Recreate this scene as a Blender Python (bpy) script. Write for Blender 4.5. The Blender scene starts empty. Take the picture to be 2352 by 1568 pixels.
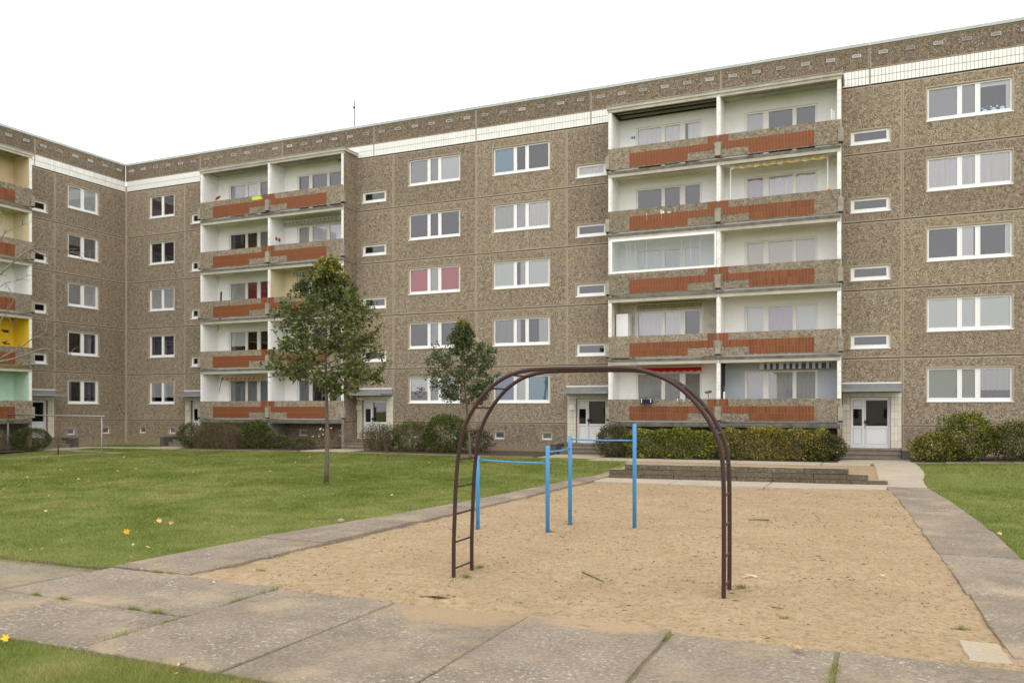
import bpy, math, random
import numpy as np
from mathutils import Vector, Matrix

random.seed(7)
rng = np.random.default_rng(11)
R = math.radians
S = bpy.context.scene
COL = S.collection

# ------------------------------------------------------------------ camera
CAM = (42.08, -36.8147, 2.35)
cam_d = bpy.data.cameras.new('camera')
cam = bpy.data.objects.new('camera', cam_d)
COL.objects.link(cam)
cam.location = CAM
cam.rotation_euler = (R(90), 0, R(23.648))
cam_d.sensor_width = 36
cam_d.lens = 1888.16 / 2352 * 36
cam_d.shift_y = (937.69 - 784) / 2352
cam_d.clip_start = 0.1
cam_d.clip_end = 3000
S.camera = cam

# ------------------------------------------------------------------ world: bright overcast sky
W = bpy.data.worlds.new('World')
S.world = W
W.use_nodes = True
nt = W.node_tree
nt.nodes.clear()
sky = nt.nodes.new('ShaderNodeTexSky')
sky.sky_type = 'NISHITA'
sky.sun_disc = False
sky.sun_elevation = R(52)
sky.sun_rotation = R(150)
hs = nt.nodes.new('ShaderNodeHueSaturation')
hs.inputs['Saturation'].default_value = 0.12
bg1 = nt.nodes.new('ShaderNodeBackground')
bg1.inputs['Strength'].default_value = 0.06
bg2 = nt.nodes.new('ShaderNodeBackground')      # the even white cloud layer
bg2.inputs['Color'].default_value = (1.0, 0.98, 0.96, 1)
bg2.inputs['Strength'].default_value = 1.25
ad = nt.nodes.new('ShaderNodeAddShader')
wo = nt.nodes.new('ShaderNodeOutputWorld')
nt.links.new(sky.outputs[0], hs.inputs['Color'])
nt.links.new(hs.outputs[0], bg1.inputs['Color'])
nt.links.new(bg1.outputs[0], ad.inputs[0])
nt.links.new(bg2.outputs[0], ad.inputs[1])
nt.links.new(ad.outputs[0], wo.inputs[0])

sun_d = bpy.data.lights.new('sun', 'SUN')
sun_d.energy = 0.7
sun_d.angle = R(50)
sun_d.color = (1.0, 0.97, 0.92)
sun = bpy.data.objects.new('sun', sun_d)
COL.objects.link(sun)
sun.location = (20, -60, 60)
sun.rotation_euler = Vector((-0.30, 0.53, -0.79)).to_track_quat('-Z', 'Y').to_euler()

S.render.engine = 'CYCLES'
S.view_settings.view_transform = 'Standard'
S.view_settings.look = 'None'
S.view_settings.exposure = 0.2
S.view_settings.gamma = 1.0
S.view_settings.use_curve_mapping = False
S.cycles.max_bounces = 10
S.cycles.diffuse_bounces = 6
S.cycles.transparent_max_bounces = 12
S.cycles.caustics_reflective = False
S.cycles.caustics_refractive = False

# ------------------------------------------------------------------ materials
def mat(name):
    m = bpy.data.materials.new(name)
    m.use_nodes = True
    t = m.node_tree
    t.nodes.clear()
    return m, t

class N:
    """small node helper"""
    def __init__(s, name):
        s.m, s.t = mat(name)
        s.out = s.t.nodes.new('ShaderNodeOutputMaterial')
        s.pos = None
    def n(s, typ, **kw):
        x = s.t.nodes.new(typ)
        for k, v in kw.items():
            setattr(x, k, v)
        return x
    def l(s, a, b):
        s.t.links.new(a, b)
    def P(s):
        if not s.pos:
            s.pos = s.n('ShaderNodeNewGeometry').outputs['Position']
        return s.pos
    def set(s, inp, v):
        if isinstance(v, (int, float)):
            inp.default_value = v
        elif isinstance(v, (tuple, list)):
            inp.default_value = (*v[:3], 1) if len(inp.default_value) == 4 else tuple(v)
        else:
            s.l(v, inp)
    def scaled(s, v):
        k = s.n('ShaderNodeVectorMath', operation='MULTIPLY')
        s.l(s.P(), k.inputs[0])
        k.inputs[1].default_value = v
        return k.outputs[0]
    def noise(s, scale, detail=3, rough=.55, vec=None):
        k = s.n('ShaderNodeTexNoise')
        k.inputs['Scale'].default_value = scale
        k.inputs['Detail'].default_value = detail
        k.inputs['Roughness'].default_value = rough
        s.l(vec or s.P(), k.inputs['Vector'])
        return k.outputs['Fac']
    def voro(s, scale, feature='F1', vec=None, out='Color', rnd=1.0):
        k = s.n('ShaderNodeTexVoronoi', feature=feature)
        k.inputs['Scale'].default_value = scale
        k.inputs['Randomness'].default_value = rnd
        s.l(vec or s.P(), k.inputs['Vector'])
        return k.outputs[out]
    def ramp(s, fac, stops, interp='LINEAR'):
        k = s.n('ShaderNodeValToRGB')
        k.color_ramp.interpolation = interp
        e = k.color_ramp.elements
        while len(e) < len(stops):
            e.new(0.5)
        for i, (p, c) in enumerate(stops):
            e[i].position = p
            e[i].color = (*c, 1) if len(c) == 3 else c
        s.l(fac, k.inputs['Fac'])
        return k.outputs['Color']
    def step(s, fac, a, b):
        k = s.n('ShaderNodeMapRange')
        k.inputs['From Min'].default_value = a
        k.inputs['From Max'].default_value = b
        s.l(fac, k.inputs['Value'])
        return k.outputs['Result']
    def math(s, op, a, b=0.0):
        k = s.n('ShaderNodeMath', operation=op)
        s.set(k.inputs[0], a)
        s.set(k.inputs[1], b)
        return k.outputs[0]
    def mix(s, fac, a, b, typ='MIX'):
        k = s.n('ShaderNodeMix', data_type='RGBA', blend_type=typ)
        s.set(k.inputs[0], fac)
        s.set(k.inputs[6], a)
        s.set(k.inputs[7], b)
        return k.outputs[2]
    def vary(s, col, amt=.15):
        """per object brightness variation"""
        oi = s.n('ShaderNodeObjectInfo').outputs['Random']
        k = s.n('ShaderNodeMapRange')
        k.inputs['To Min'].default_value = 1 - amt
        k.inputs['To Max'].default_value = 1 + amt
        s.l(oi, k.inputs['Value'])
        return s.mix(1.0, col, k.outputs['Result'], 'MULTIPLY')
    def bsdf(s, col, rough=.8, bump=None, bs=.3, bd=.01, spec=.3, metal=0.0):
        b = s.n('ShaderNodeBsdfPrincipled')
        s.set(b.inputs['Base Color'], col)
        s.set(b.inputs['Roughness'], rough)
        b.inputs['Specular IOR Level'].default_value = spec
        b.inputs['Metallic'].default_value = metal
        if bump is not None:
            k = s.n('ShaderNodeBump')
            k.inputs['Strength'].default_value = bs
            k.inputs['Distance'].default_value = bd
            s.l(bump, k.inputs['Height'])
            s.l(k.outputs[0], b.inputs['Normal'])
        s.l(b.outputs[0], s.out.inputs[0])
        return b

M = {}
def pebble(name, lo, tan, rust, pale, dirt, sc=35):
    a = N(name)
    warp = a.n('ShaderNodeVectorMath', operation='ADD')
    nz = a.n('ShaderNodeTexNoise'); nz.inputs['Scale'].default_value = 14; a.l(a.P(), nz.inputs['Vector'])
    k = a.n('ShaderNodeVectorMath', operation='SCALE'); a.l(nz.outputs['Color'], k.inputs[0]); k.inputs['Scale'].default_value = .025
    a.l(a.P(), warp.inputs[0]); a.l(k.outputs[0], warp.inputs[1]); wv = warp.outputs[0]
    c1 = a.voro(sc, vec=wv)
    sep = a.n('ShaderNodeSeparateColor'); a.l(c1, sep.inputs[0])
    mid = tuple(x*.62 for x in tan)
    stones = a.ramp(sep.outputs[0], [(0, lo), (.17, mid), (.34, tan), (.58, rust), (.72, (tan[0]*1.3, tan[1]*1.25, tan[2]*1.15)), (.86, pale), (.955, tuple(min(.85, x*1.5) for x in pale))], 'CONSTANT')
    edge = a.voro(sc, 'DISTANCE_TO_EDGE', vec=wv, out='Distance')
    mm = a.step(edge, .03, .12)
    cov = a.step(a.noise(6, 3), .40, .58)
    mort = (tan[0]*.98, tan[1]*.98, tan[2]*.95)
    gap = a.mix(cov, mort, tuple(x*.28 for x in tan))  # gaps between stones coloured dark in patches, painting in their shade
    c = a.mix(a.math('MULTIPLY', mm, a.math('ADD', a.math('MULTIPLY', cov, .4), .6)), gap, stones)
    big = a.step(a.noise(.55, 4), .3, .7)
    c = a.mix(a.math('MULTIPLY', big, .34), c, dirt, 'MIX')
    streak = a.step(a.noise(1.0, 3, vec=a.scaled((3.5, 3.5, .25))), .5, .75)
    c = a.mix(a.math('MULTIPLY', streak, .42), c, (dirt[0]*.75, dirt[1]*.75, dirt[2]*.72))
    sz = a.n('ShaderNodeSeparateXYZ'); a.l(a.P(), sz.inputs[0])
    spl = a.step(a.math('ADD', sz.outputs[2], a.math('MULTIPLY', a.noise(1.6, 4), .7)), 1.15, .65)
    c = a.mix(a.math('MULTIPLY', spl, .5), c, (tan[0]*1.05, tan[1]*1.0, tan[2]*.9))
    c = a.vary(c, .11)
    a.bsdf(c, .85, a.math('ADD', mm, a.noise(60, 2)), .7, .014, .2)
    return a.m
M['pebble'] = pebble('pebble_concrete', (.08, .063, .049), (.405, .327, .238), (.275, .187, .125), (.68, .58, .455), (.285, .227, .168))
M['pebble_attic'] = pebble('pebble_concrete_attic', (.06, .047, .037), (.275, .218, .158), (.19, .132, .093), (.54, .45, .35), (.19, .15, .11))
M['pebble_parapet'] = pebble('pebble_concrete_parapet', (.09, .073, .058), (.41, .345, .255), (.25, .18, .125), (.60, .52, .41), (.29, .24, .175))

def plain(name, col, rough=.7, var=.0, nz=0, ns=3, dirt=None, da=.3, spec=.3, bump=0, metal=0):
    a = N(name)
    c = a.n('ShaderNodeRGB'); c.outputs[0].default_value = (*col, 1); c = c.outputs[0]
    if nz:
        d = dirt or tuple(x*.6 for x in col)
        c = a.mix(a.math('MULTIPLY', a.step(a.noise(ns, 5, .65), .42, .72), da), c, d)
    if var:
        c = a.vary(c, var)
    a.bsdf(c, rough, a.noise(ns*12, 3) if bump else None, bump, .01, spec, metal)
    return a.m
M['margin'] = plain('smooth_concrete_margin', (.395, .328, .243), .8, .04, 1, 4, (.28, .23, .17), .5)
M['joint'] = plain('dark_joint_seal', (.022, .02, .017), .9)
M['joint_tan'] = plain('tan_joint_seal', (.20, .165, .12), .9, 0, 1, 5)
M['concrete'] = plain('weathered_concrete', (.36, .325, .265), .85, .06, 1, 3, (.12, .11, .085), .7, bump=.3)
M['slab_edge'] = plain('mossy_slab_edge', (.20, .185, .15), .85, .05, 1, 2.5, (.065, .062, .045), .9, bump=.4)
M['white'] = plain('white_wall_paint', (.89, .885, .875), .75, .02, 1, 1.3, (.74, .71, .65), .35)
M['white_old'] = plain('flaking_white_paint', (.85, .84, .81), .7, .02, 1, 6, (.44, .41, .36), .55)
M['ceiling'] = plain('cream_ceiling_paint', (.82, .78, .68), .8, .02, 1, 1.5, (.64, .60, .50), .5)
M['fascia'] = plain('cream_balcony_fascia', (.47, .445, .375), .8, .04, 1, 2, (.30, .28, .22), .7)
M['cream'] = plain('cream_wall_paint', (.76, .68, .47), .75, .0, 1, 1.3, (.62, .53, .33), .4)
M['beige'] = plain('beige_wall_paint', (.70, .57, .34), .75, .0, 1, 1.3)
M['yellow'] = plain('yellow_wall_paint', (.80, .55, .03), .75, .0, 1, 1.3)
M['mint'] = plain('mint_wall_paint', (.56, .74, .60), .75, .0, 1, 1.3)
M['blue_grey'] = plain('blue_grey_wall_paint', (.52, .56, .60), .75, .0, 1, 1.3)
M['dirty'] = plain('dingy_wall_paint', (.62, .59, .51), .8, .0, 1, 2.2, (.36, .33, .27), .8)
M['pvc'] = plain('white_window_plastic', (.82, .82, .81), .35, .01, spec=.5)
M['pvc_old'] = plain('off_white_loggia_window_frame', (.80, .78, .74), .45, .03, spec=.4)
M['door_white'] = plain('white_door_plastic', (.80, .81, .83), .35, spec=.5)
M['groove'] = plain('dark_groove', (.25, .25, .26), .6)
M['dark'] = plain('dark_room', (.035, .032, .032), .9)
M['sill'] = plain('white_metal_sill', (.76, .78, .77), .4, spec=.5)
M['cap'] = plain('pale_green_roof_metal', (.46, .50, .485), .5, .04, 1, 2)
M['cap_edge'] = plain('grey_roof_edge', (.18, .17, .16), .7)
M['vent'] = plain('grey_vent_plastic', (.50, .49, .47), .6, .25)
M['zinc'] = plain('grey_canopy_metal', (.25, .255, .26), .55, .05, 1, 3, (.17, .165, .15), .6, spec=.3)
M['rust'] = plain('rusty_steel', (.20, .09, .045), .8, 0, 1, 8, (.10, .05, .03), .8)
M['galv'] = plain('galvanised_tube', (.27, .27, .265), .5, .05, 1, 6, spec=.5)
M['step'] = plain('worn_step_concrete', (.235, .205, .16), .9, .08, 1, 4, (.12, .105, .08), .7, bump=.4)
M['cheek'] = plain('dark_cheek_wall_concrete', (.11, .10, .085), .9, .1, 1, 4, (.06, .055, .045), .6, bump=.4)
M['bark'] = plain('grey_brown_bark', (.17, .14, .10), .9, .05, 1, 9, (.08, .066, .045), .8, bump=.5)
M['bark_light'] = plain('pale_bare_bark', (.23, .20, .165), .9, .05, 1, 12, (.11, .10, .07), .7)
M['twig'] = plain('brown_twig', (.20, .14, .095), .9, 0, 1, 8)
M['soil'] = plain('dark_bed_soil', (.085, .062, .045), 1, 0, 1, 4, (.04, .03, .022), .7, bump=.8)
M['joint_fill'] = plain('sandy_mossy_joint', (.20, .165, .10), .95, 0, 1, 2.5, (.07, .085, .03), .8)
M['black'] = plain('black_plastic', (.02, .02, .022), .5)
M['navy'] = plain('navy_plastic', (.012, .018, .06), .45)
M['blue_paint'] = plain('sky_blue_gloss_paint', (.055, .27, .56), .35, 0, 1, 7, (.045, .21, .45), .5, spec=.5)
M['roofing'] = plain('roof_felt', (.1, .1, .1), .9)
M['red_roof'] = plain('red_roof_tiles', (.26, .075, .045), .8, .05, 1, 2)
M['render'] = plain('pale_render', (.42, .38, .31), .9, .05)
M['stick'] = plain('dry_dead_wood', (.14, .10, .065), .9, .1, 1, 14)
M['bristle'] = plain('brown_broom_bristle', (.16, .11, .07), .9)
M['lime'] = plain('lime_green_cloth', (.52, .66, .06), .85)
M['orange'] = plain('orange_plastic', (.75, .22, .03), .5)
M['darkred'] = plain('dark_red_glaze', (.25, .04, .04), .5)
M['darkpanel'] = plain('dark_brown_panel', (.035, .022, .018), .7)
M['flag_red'] = plain('flag_red', (.55, .03, .02), .8)
M['flag_gold'] = plain('flag_gold', (.85, .55, .02), .8)
M['peg_blue'] = plain('blue_peg', (.03, .30, .42), .5)
M['sticker'] = plain('pale_blue_sticker', (.32, .52, .66), .5)
M['paint_white'] = plain('white_paint_splash', (.78, .77, .74), .7)

a = N('brown_painted_steel')          # arch frame: glossy chocolate paint with chips
ch = a.step(a.noise(55, 4, .7), .66, .72)
a.bsdf(a.mix(ch, a.mix(a.noise(4), (.036, .018, .015), (.058, .030, .025)), (.20, .17, .15)), a.mix(a.noise(20), (.38,)*3, (.6,)*3), a.noise(70, 3), .25, .003, .3)
M['brown'] = a.m

a = N('terracotta_tile')              # glazed parapet tile
c = a.mix(a.noise(3), (.225, .080, .033), (.18, .060, .023))
b = a.step(a.noise(16, 5, .7), .62, .8)
a.bsdf(a.vary(a.mix(a.math('MULTIPLY', b, .35), c, (.11, .03, .015)), .16), .5, a.noise(40), .08, .004, .22)
M['red_tile'] = a.m
M['grout'] = plain('tan_grout', (.40, .29, .19), .9, 0, 1, 6)
a = N('white_frieze_tile')
st = a.step(a.noise(1.4, 4, vec=a.scaled((4, 4, .6))), .62, .78)
a.bsdf(a.vary(a.mix(a.math('MULTIPLY', st, .55), (.80, .795, .76), (.40, .375, .32)), .06), .35, spec=.5)
M['white_tile'] = a.m
M['grout_dark'] = plain('dark_grout', (.12, .10, .085), .9)
a = N('cream_entrance_tile')
a.bsdf(a.vary(a.mix(a.math('MULTIPLY', a.step(a.noise(2.5, 4), .5, .8), .5), (.70, .66, .56), (.48, .42, .31)), .05), .4, spec=.5)
M['entry_tile'] = a.m

# glass: reflects the sky and the houses opposite, lets the curtains show
a = N('window_glass')
fr = a.n('ShaderNodeFresnel'); fr.inputs['IOR'].default_value = 1.5
fac = a.math('ADD', a.math('MULTIPLY', fr.outputs[0], 1.1), .07)
gl = a.n('ShaderNodeBsdfGlossy'); gl.inputs['Roughness'].default_value = .015
gl.inputs['Color'].default_value = (.96, .95, 1, 1)
bp = a.n('ShaderNodeBump'); bp.inputs['Strength'].default_value = .06; bp.inputs['Distance'].default_value = .02
a.l(a.noise(1.3, 1), bp.inputs['Height']); a.l(bp.outputs[0], gl.inputs['Normal'])
tr = a.n('ShaderNodeBsdfTransparent'); tr.inputs['Color'].default_value = (.95, .96, .96, 1)
mx = a.n('ShaderNodeMixShader')
a.l(fac, mx.inputs[0]); a.l(tr.outputs[0], mx.inputs[1]); a.l(gl.outputs[0], mx.inputs[2]); a.l(mx.outputs[0], a.out.inputs[0])
M['glass'] = a.m
a = N('thin_clear_glass')
gl = a.n('ShaderNodeBsdfGlossy'); gl.inputs['Roughness'].default_value = .01
tr = a.n('ShaderNodeBsdfTransparent'); tr.inputs['Color'].default_value = (.83, .88, .88, 1)
mx = a.n('ShaderNodeMixShader'); mx.inputs[0].default_value = .10
a.l(tr.outputs[0], mx.inputs[1]); a.l(gl.outputs[0], mx.inputs[2]); a.l(mx.outputs[0], a.out.inputs[0])
M['clear'] = a.m

def cloth(name, col, lace=0, stripe=0, trans=.06):
    a = N(name)
    c = a.n('ShaderNodeRGB'); c.outputs[0].default_value = (*col, 1); c = c.outputs[0]
    if lace:
        k = a.step(a.noise(22, 4, .7), .45, .6)
        c = a.mix(a.math('MULTIPLY', k, lace), c, tuple(x*.45 for x in col))
    if stripe:
        w = a.n('ShaderNodeTexWave', wave_type='BANDS', bands_direction='Z')
        w.inputs['Scale'].default_value = 8.0
        a.l(a.P(), w.inputs['Vector'])
        c = a.mix(a.math('MULTIPLY', w.outputs['Fac'], stripe), c, tuple(x*.6 for x in col))
    d = a.n('ShaderNodeBsdfDiffuse'); a.l(c, d.inputs[0])
    t = a.n('ShaderNodeBsdfTranslucent'); a.l(c, t.inputs[0])
    mx = a.n('ShaderNodeMixShader'); mx.inputs[0].default_value = trans
    a.l(d.outputs[0], mx.inputs[1]); a.l(t.outputs[0], mx.inputs[2]); a.l(mx.outputs[0], a.out.inputs[0])
    return a.m
M['c_lace'] = cloth('white_lace_curtain', (.90, .88, .92), .12)
M['c_grey'] = cloth('grey_net_curtain', (.62, .63, .64), .12)
M['c_dim'] = cloth('dim_net_curtain', (.32, .34, .34), .2)
M['c_plain'] = cloth('plain_grey_blind', (.42, .43, .46))
M['c_white'] = cloth('white_blind', (.88, .88, .93))
M['c_blind'] = cloth('pale_slatted_blind', (.86, .92, .89), 0, .15)
M['c_beige'] = cloth('beige_roller_blind', (.78, .70, .60), 0, .1)
M['c_red'] = cloth('red_curtain', (.68, .035, .028))
M['c_magenta'] = cloth('wine_red_curtain', (.27, .03, .055))
M['c_blue'] = cloth('sky_blue_blind', (.20, .42, .60))
M['c_deepblue'] = cloth('mid_blue_blind', (.13, .24, .50))
M['c_purple'] = cloth('purple_curtain', (.055, .035, .085))
M['c_lilac'] = cloth('lilac_curtain', (.66, .58, .70))
M['c_darkred'] = cloth('dark_red_brown_curtain', (.11, .05, .05))
M['awn_red'] = cloth('red_awning_cloth', (.46, .02, .025), trans=.15)
M['awn_white'] = cloth('white_awning_cloth', (.72, .70, .64), trans=.15)
M['awn_yellow'] = cloth('yellow_awning_cloth', (.78, .50, .12), trans=.15)
M['awn_orange'] = cloth('orange_awning_cloth', (.52, .16, .06), trans=.15)
M['awn_cream'] = cloth('cream_awning_cloth', (.62, .50, .33), trans=.15)
M['awn_blue'] = cloth('navy_awning_cloth', (.09, .12, .30), trans=.15)
M['awn_grey'] = cloth('grey_awning_cloth', (.30, .32, .30), trans=.15)
M['awn_pale'] = cloth('pale_grey_awning_cloth', (.52, .51, .46), trans=.15)
M['awn_tan'] = cloth('tan_awning_cloth', (.46, .34, .15), trans=.15)
M['awn_slate'] = cloth('slate_awning_cloth', (.27, .27, .24), trans=.15)

# ground materials
a = N('lawn_turf')
n1 = a.noise(.35, 4); n2 = a.noise(2.2, 5, .65); n3 = a.noise(45, 3, .7)
c = a.mix(a.step(n1, .35, .65), (.15, .185, .046), (.205, .228, .07))
c = a.mix(a.math('MULTIPLY', a.step(n2, .5, .8), .55), c, (.25, .225, .095))
c = a.mix(a.math('MULTIPLY', a.step(n3, .45, .75), .6), c, (.075, .105, .024))
a.bsdf(c, .9, n3, .9, .03, .15)
M['lawn'] = a.m

a = N('play_sand')
n1 = a.noise(.8, 5, .6); n2 = a.noise(7, 5, .7); n3 = a.noise(60, 3, .7)
c = a.mix(a.step(n1, .35, .65), (.425, .325, .205), (.36, .268, .162))
c = a.mix(a.math('MULTIPLY', a.step(n2, .46, .74), .62), c, (.255, .172, .095))
cc = a.voro(30); sp = a.n('ShaderNodeSeparateColor'); a.l(cc, sp.inputs[0])
fl = a.math('MULTIPLY', a.step(sp.outputs[0], .82, .85), a.step(n2, .44, .60))
c = a.mix(a.math('MULTIPLY', fl, .65), c, (.15, .095, .055))
c = a.mix(a.math('MULTIPLY', a.step(a.noise(.32, 4, .6), .5, .68), .3), c, (.29, .21, .125))
c = a.mix(a.math('MULTIPLY', a.step(n3, .3, .8), .28), c, (.46, .345, .22))
gr = a.math('MULTIPLY', a.step(a.noise(1.7, 4, .7), .60, .74), a.step(n2, .48, .6))
c = a.mix(a.math('MULTIPLY', gr, .6), c, (.20, .21, .06))
n4 = a.noise(19, 4, .7)
c = a.mix(a.math('MULTIPLY', a.step(n4, .50, .66), .62), c, (.19, .125, .07))
a.bsdf(c, .95, a.math('ADD', a.math('ADD', a.math('MULTIPLY', n2, 1.6), a.math('MULTIPLY', n4, .6)), a.math('MULTIPLY', n3, .4)), .7, .032, .05)
M['sand'] = a.m

def slabmat(name, base, dark, light, white, drift=False):
    a = N(name)
    n1 = a.noise(1.1, 5, .65); n2 = a.noise(26, 4, .7)
    c = a.mix(a.step(n1, .32, .68), base, dark)
    c = a.mix(a.math('MULTIPLY', a.step(n2, .4, .8), .55), c, light)
    c = a.mix(a.math('MULTIPLY', a.step(n2, .55, .3), .35), c, tuple(x*.55 for x in dark))
    ln = a.math('MULTIPLY', a.step(a.noise(21, 5, .7), .56, .63), a.step(a.noise(.9, 3), .38, .60))
    c = a.mix(a.math('MULTIPLY', ln, white), c, (.56, .54, .50))
    sd = a.step(a.noise(.75, 5, .6), .53, .68)
    c = a.mix(a.math('MULTIPLY', sd, .65), c, (.40, .31, .20))
    if drift:
        nzd = a.math('MULTIPLY', a.math('SUBTRACT', a.noise(4.5, 6, .65), .5), 1.5)
        m_ = None
        for cx_, cy_, rx_, ry_ in ((37.8, -28.5, .95, .6), (39.4, -28.4, .8, .28)):
            mp = a.n('ShaderNodeMapping'); mp.vector_type = 'TEXTURE'
            mp.inputs['Location'].default_value = (cx_, cy_, 0); mp.inputs['Scale'].default_value = (rx_, ry_, 1000)
            a.l(a.P(), mp.inputs['Vector'])
            ln_ = a.n('ShaderNodeVectorMath', operation='LENGTH'); a.l(mp.outputs[0], ln_.inputs[0])
            f_ = a.step(a.math('ADD', ln_.outputs['Value'], nzd), 1.1, .55)
            m_ = f_ if m_ is None else a.math('MAXIMUM', m_, f_)
        c = a.mix(a.math('MULTIPLY', m_, .82), c, a.mix(a.noise(30, 3), (.30, .21, .12), (.42, .31, .19)))
    a.bsdf(a.vary(c, .06), .92, a.math('ADD', n2, a.noise(9, 3)), .6, .014, .1)
    return a.m
M['slab'] = slabmat('weathered_paving_concrete', (.275, .226, .172), (.17, .14, .106), (.36, .302, .232), .6, True)
M['slab_pale'] = slabmat('pale_sandy_paving_concrete', (.44, .38, .30), (.36, .31, .245), (.50, .44, .35), .35)
M['slab_old'] = slabmat('old_exposed_aggregate_paving', (.26, .225, .165), (.19, .165, .115), (.36, .32, .25), .5)
M['block'] = pebble('pebbled_wall_block', (.045, .037, .028), (.17, .142, .103), (.11, .09, .063), (.48, .43, .36), (.085, .072, .05), 48)
M['block_top'] = plain('sandy_block_top', (.33, .275, .20), .9, .06, 1, 3, (.22, .19, .14), .7)

def leafmat(name, stops, trans=.25, rough=.5, spec=.4):
    a = N(name)
    at = a.n('ShaderNodeAttribute', attribute_name='tint')
    c = a.ramp(at.outputs['Fac'], stops)
    b = a.n('ShaderNodeBsdfPrincipled')
    a.l(c, b.inputs['Base Color']); b.inputs['Roughness'].default_value = rough
    b.inputs['Specular IOR Level'].default_value = spec
    t = a.n('ShaderNodeBsdfTranslucent'); a.l(c, t.inputs[0])
    mx = a.n('ShaderNodeMixShader'); mx.inputs[0].default_value = trans
    a.l(b.outputs[0], mx.inputs[1]); a.l(t.outputs[0], mx.inputs[2]); a.l(mx.outputs[0], a.out.inputs[0])
    return a.m
GREEN = [(0, (.045, .062, .018)), (.4, (.095, .125, .034)), (.75, (.19, .215, .07)), (.93, (.28, .28, .10)), (.965, (.13, .12, .035)), (.985, (.42, .20, .03)), (1, (.55, .28, .04))]
M['l_tree'] = leafmat('tree_leaf', GREEN, .2, .5, .22)
M['l_tree2'] = leafmat('dark_tree_leaf', [(0, (.032, .05, .02)), (.45, (.07, .10, .034)), (.85, (.14, .17, .065)), (.98, (.20, .20, .07)), (1, (.42, .22, .04))], .18, .5, .22)
M['l_top'] = leafmat('yellowing_leaf', [(0, (.12, .14, .03)), (.5, (.26, .26, .05)), (.85, (.44, .36, .06)), (1, (.55, .34, .05))], .3)
M['l_yellowgreen'] = leafmat('yellow_green_hedge_leaf', [(0, (.04, .06, .014)), (.3, (.10, .145, .025)), (.6, (.24, .28, .04)), (.88, (.46, .45, .06)), (1, (.62, .54, .07))], .3, .55, .2)
M['l_yellow'] = leafmat('yellowing_hedge_leaf', [(0, (.06, .065, .02)), (.3, (.17, .165, .04)), (.6, (.42, .35, .08)), (.94, (.58, .45, .12)), (1, (.48, .20, .06))], .3, .55, .2)
M['l_dark'] = leafmat('dark_hedge_leaf', [(0, (.02, .03, .014)), (.5, (.05, .068, .028)), (.86, (.10, .12, .045)), (.96, (.20, .13, .05)), (1, (.36, .12, .06))], .25, .55, .2)
M['l_green'] = leafmat('fresh_green_shrub_leaf', [(0, (.045, .07, .015)), (.5, (.11, .155, .032)), (.85, (.20, .25, .05)), (1, (.30, .30, .07))], .3, .55, .2)
M['l_brown'] = leafmat('brown_autumn_shrub_leaf', [(0, (.05, .044, .024)), (.45, (.11, .09, .048)), (.75, (.13, .145, .05)), (1, (.24, .20, .075))], .25, .6, .15)
M['l_grass'] = leafmat('grass_blade', [(0, (.135, .185, .030)), (.4, (.215, .26, .055)), (.75, (.31, .325, .10)), (.9, (.43, .38, .16)), (1, (.50, .42, .22))], .4, .6, .15)
M['l_fall_o'] = plain('orange_brown_dead_leaf', (.46, .17, .04), .7, .25, 1, 25, (.20, .075, .025), .6)
M['l_fall_t'] = plain('pale_tan_dead_leaf', (.60, .38, .17), .7, .2, 1, 25, (.36, .20, .08), .6)
M['l_fall_y'] = plain('yellow_dead_leaf', (.74, .46, .03), .7, .12, 1, 25, (.55, .27, .03), .6)
M['l_fall_w'] = plain('bleached_dead_leaf', (.70, .57, .38), .7, .1, 1, 25, (.5, .36, .2), .6)
M['daisy'] = plain('white_petal', (.8, .8, .78), .7)
M['litter'] = plain('dark_bark_crumb', (.13, .085, .052), .9)
M['rose'] = plain('pale_rose_bloom', (.75, .60, .48), .7)

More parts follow.
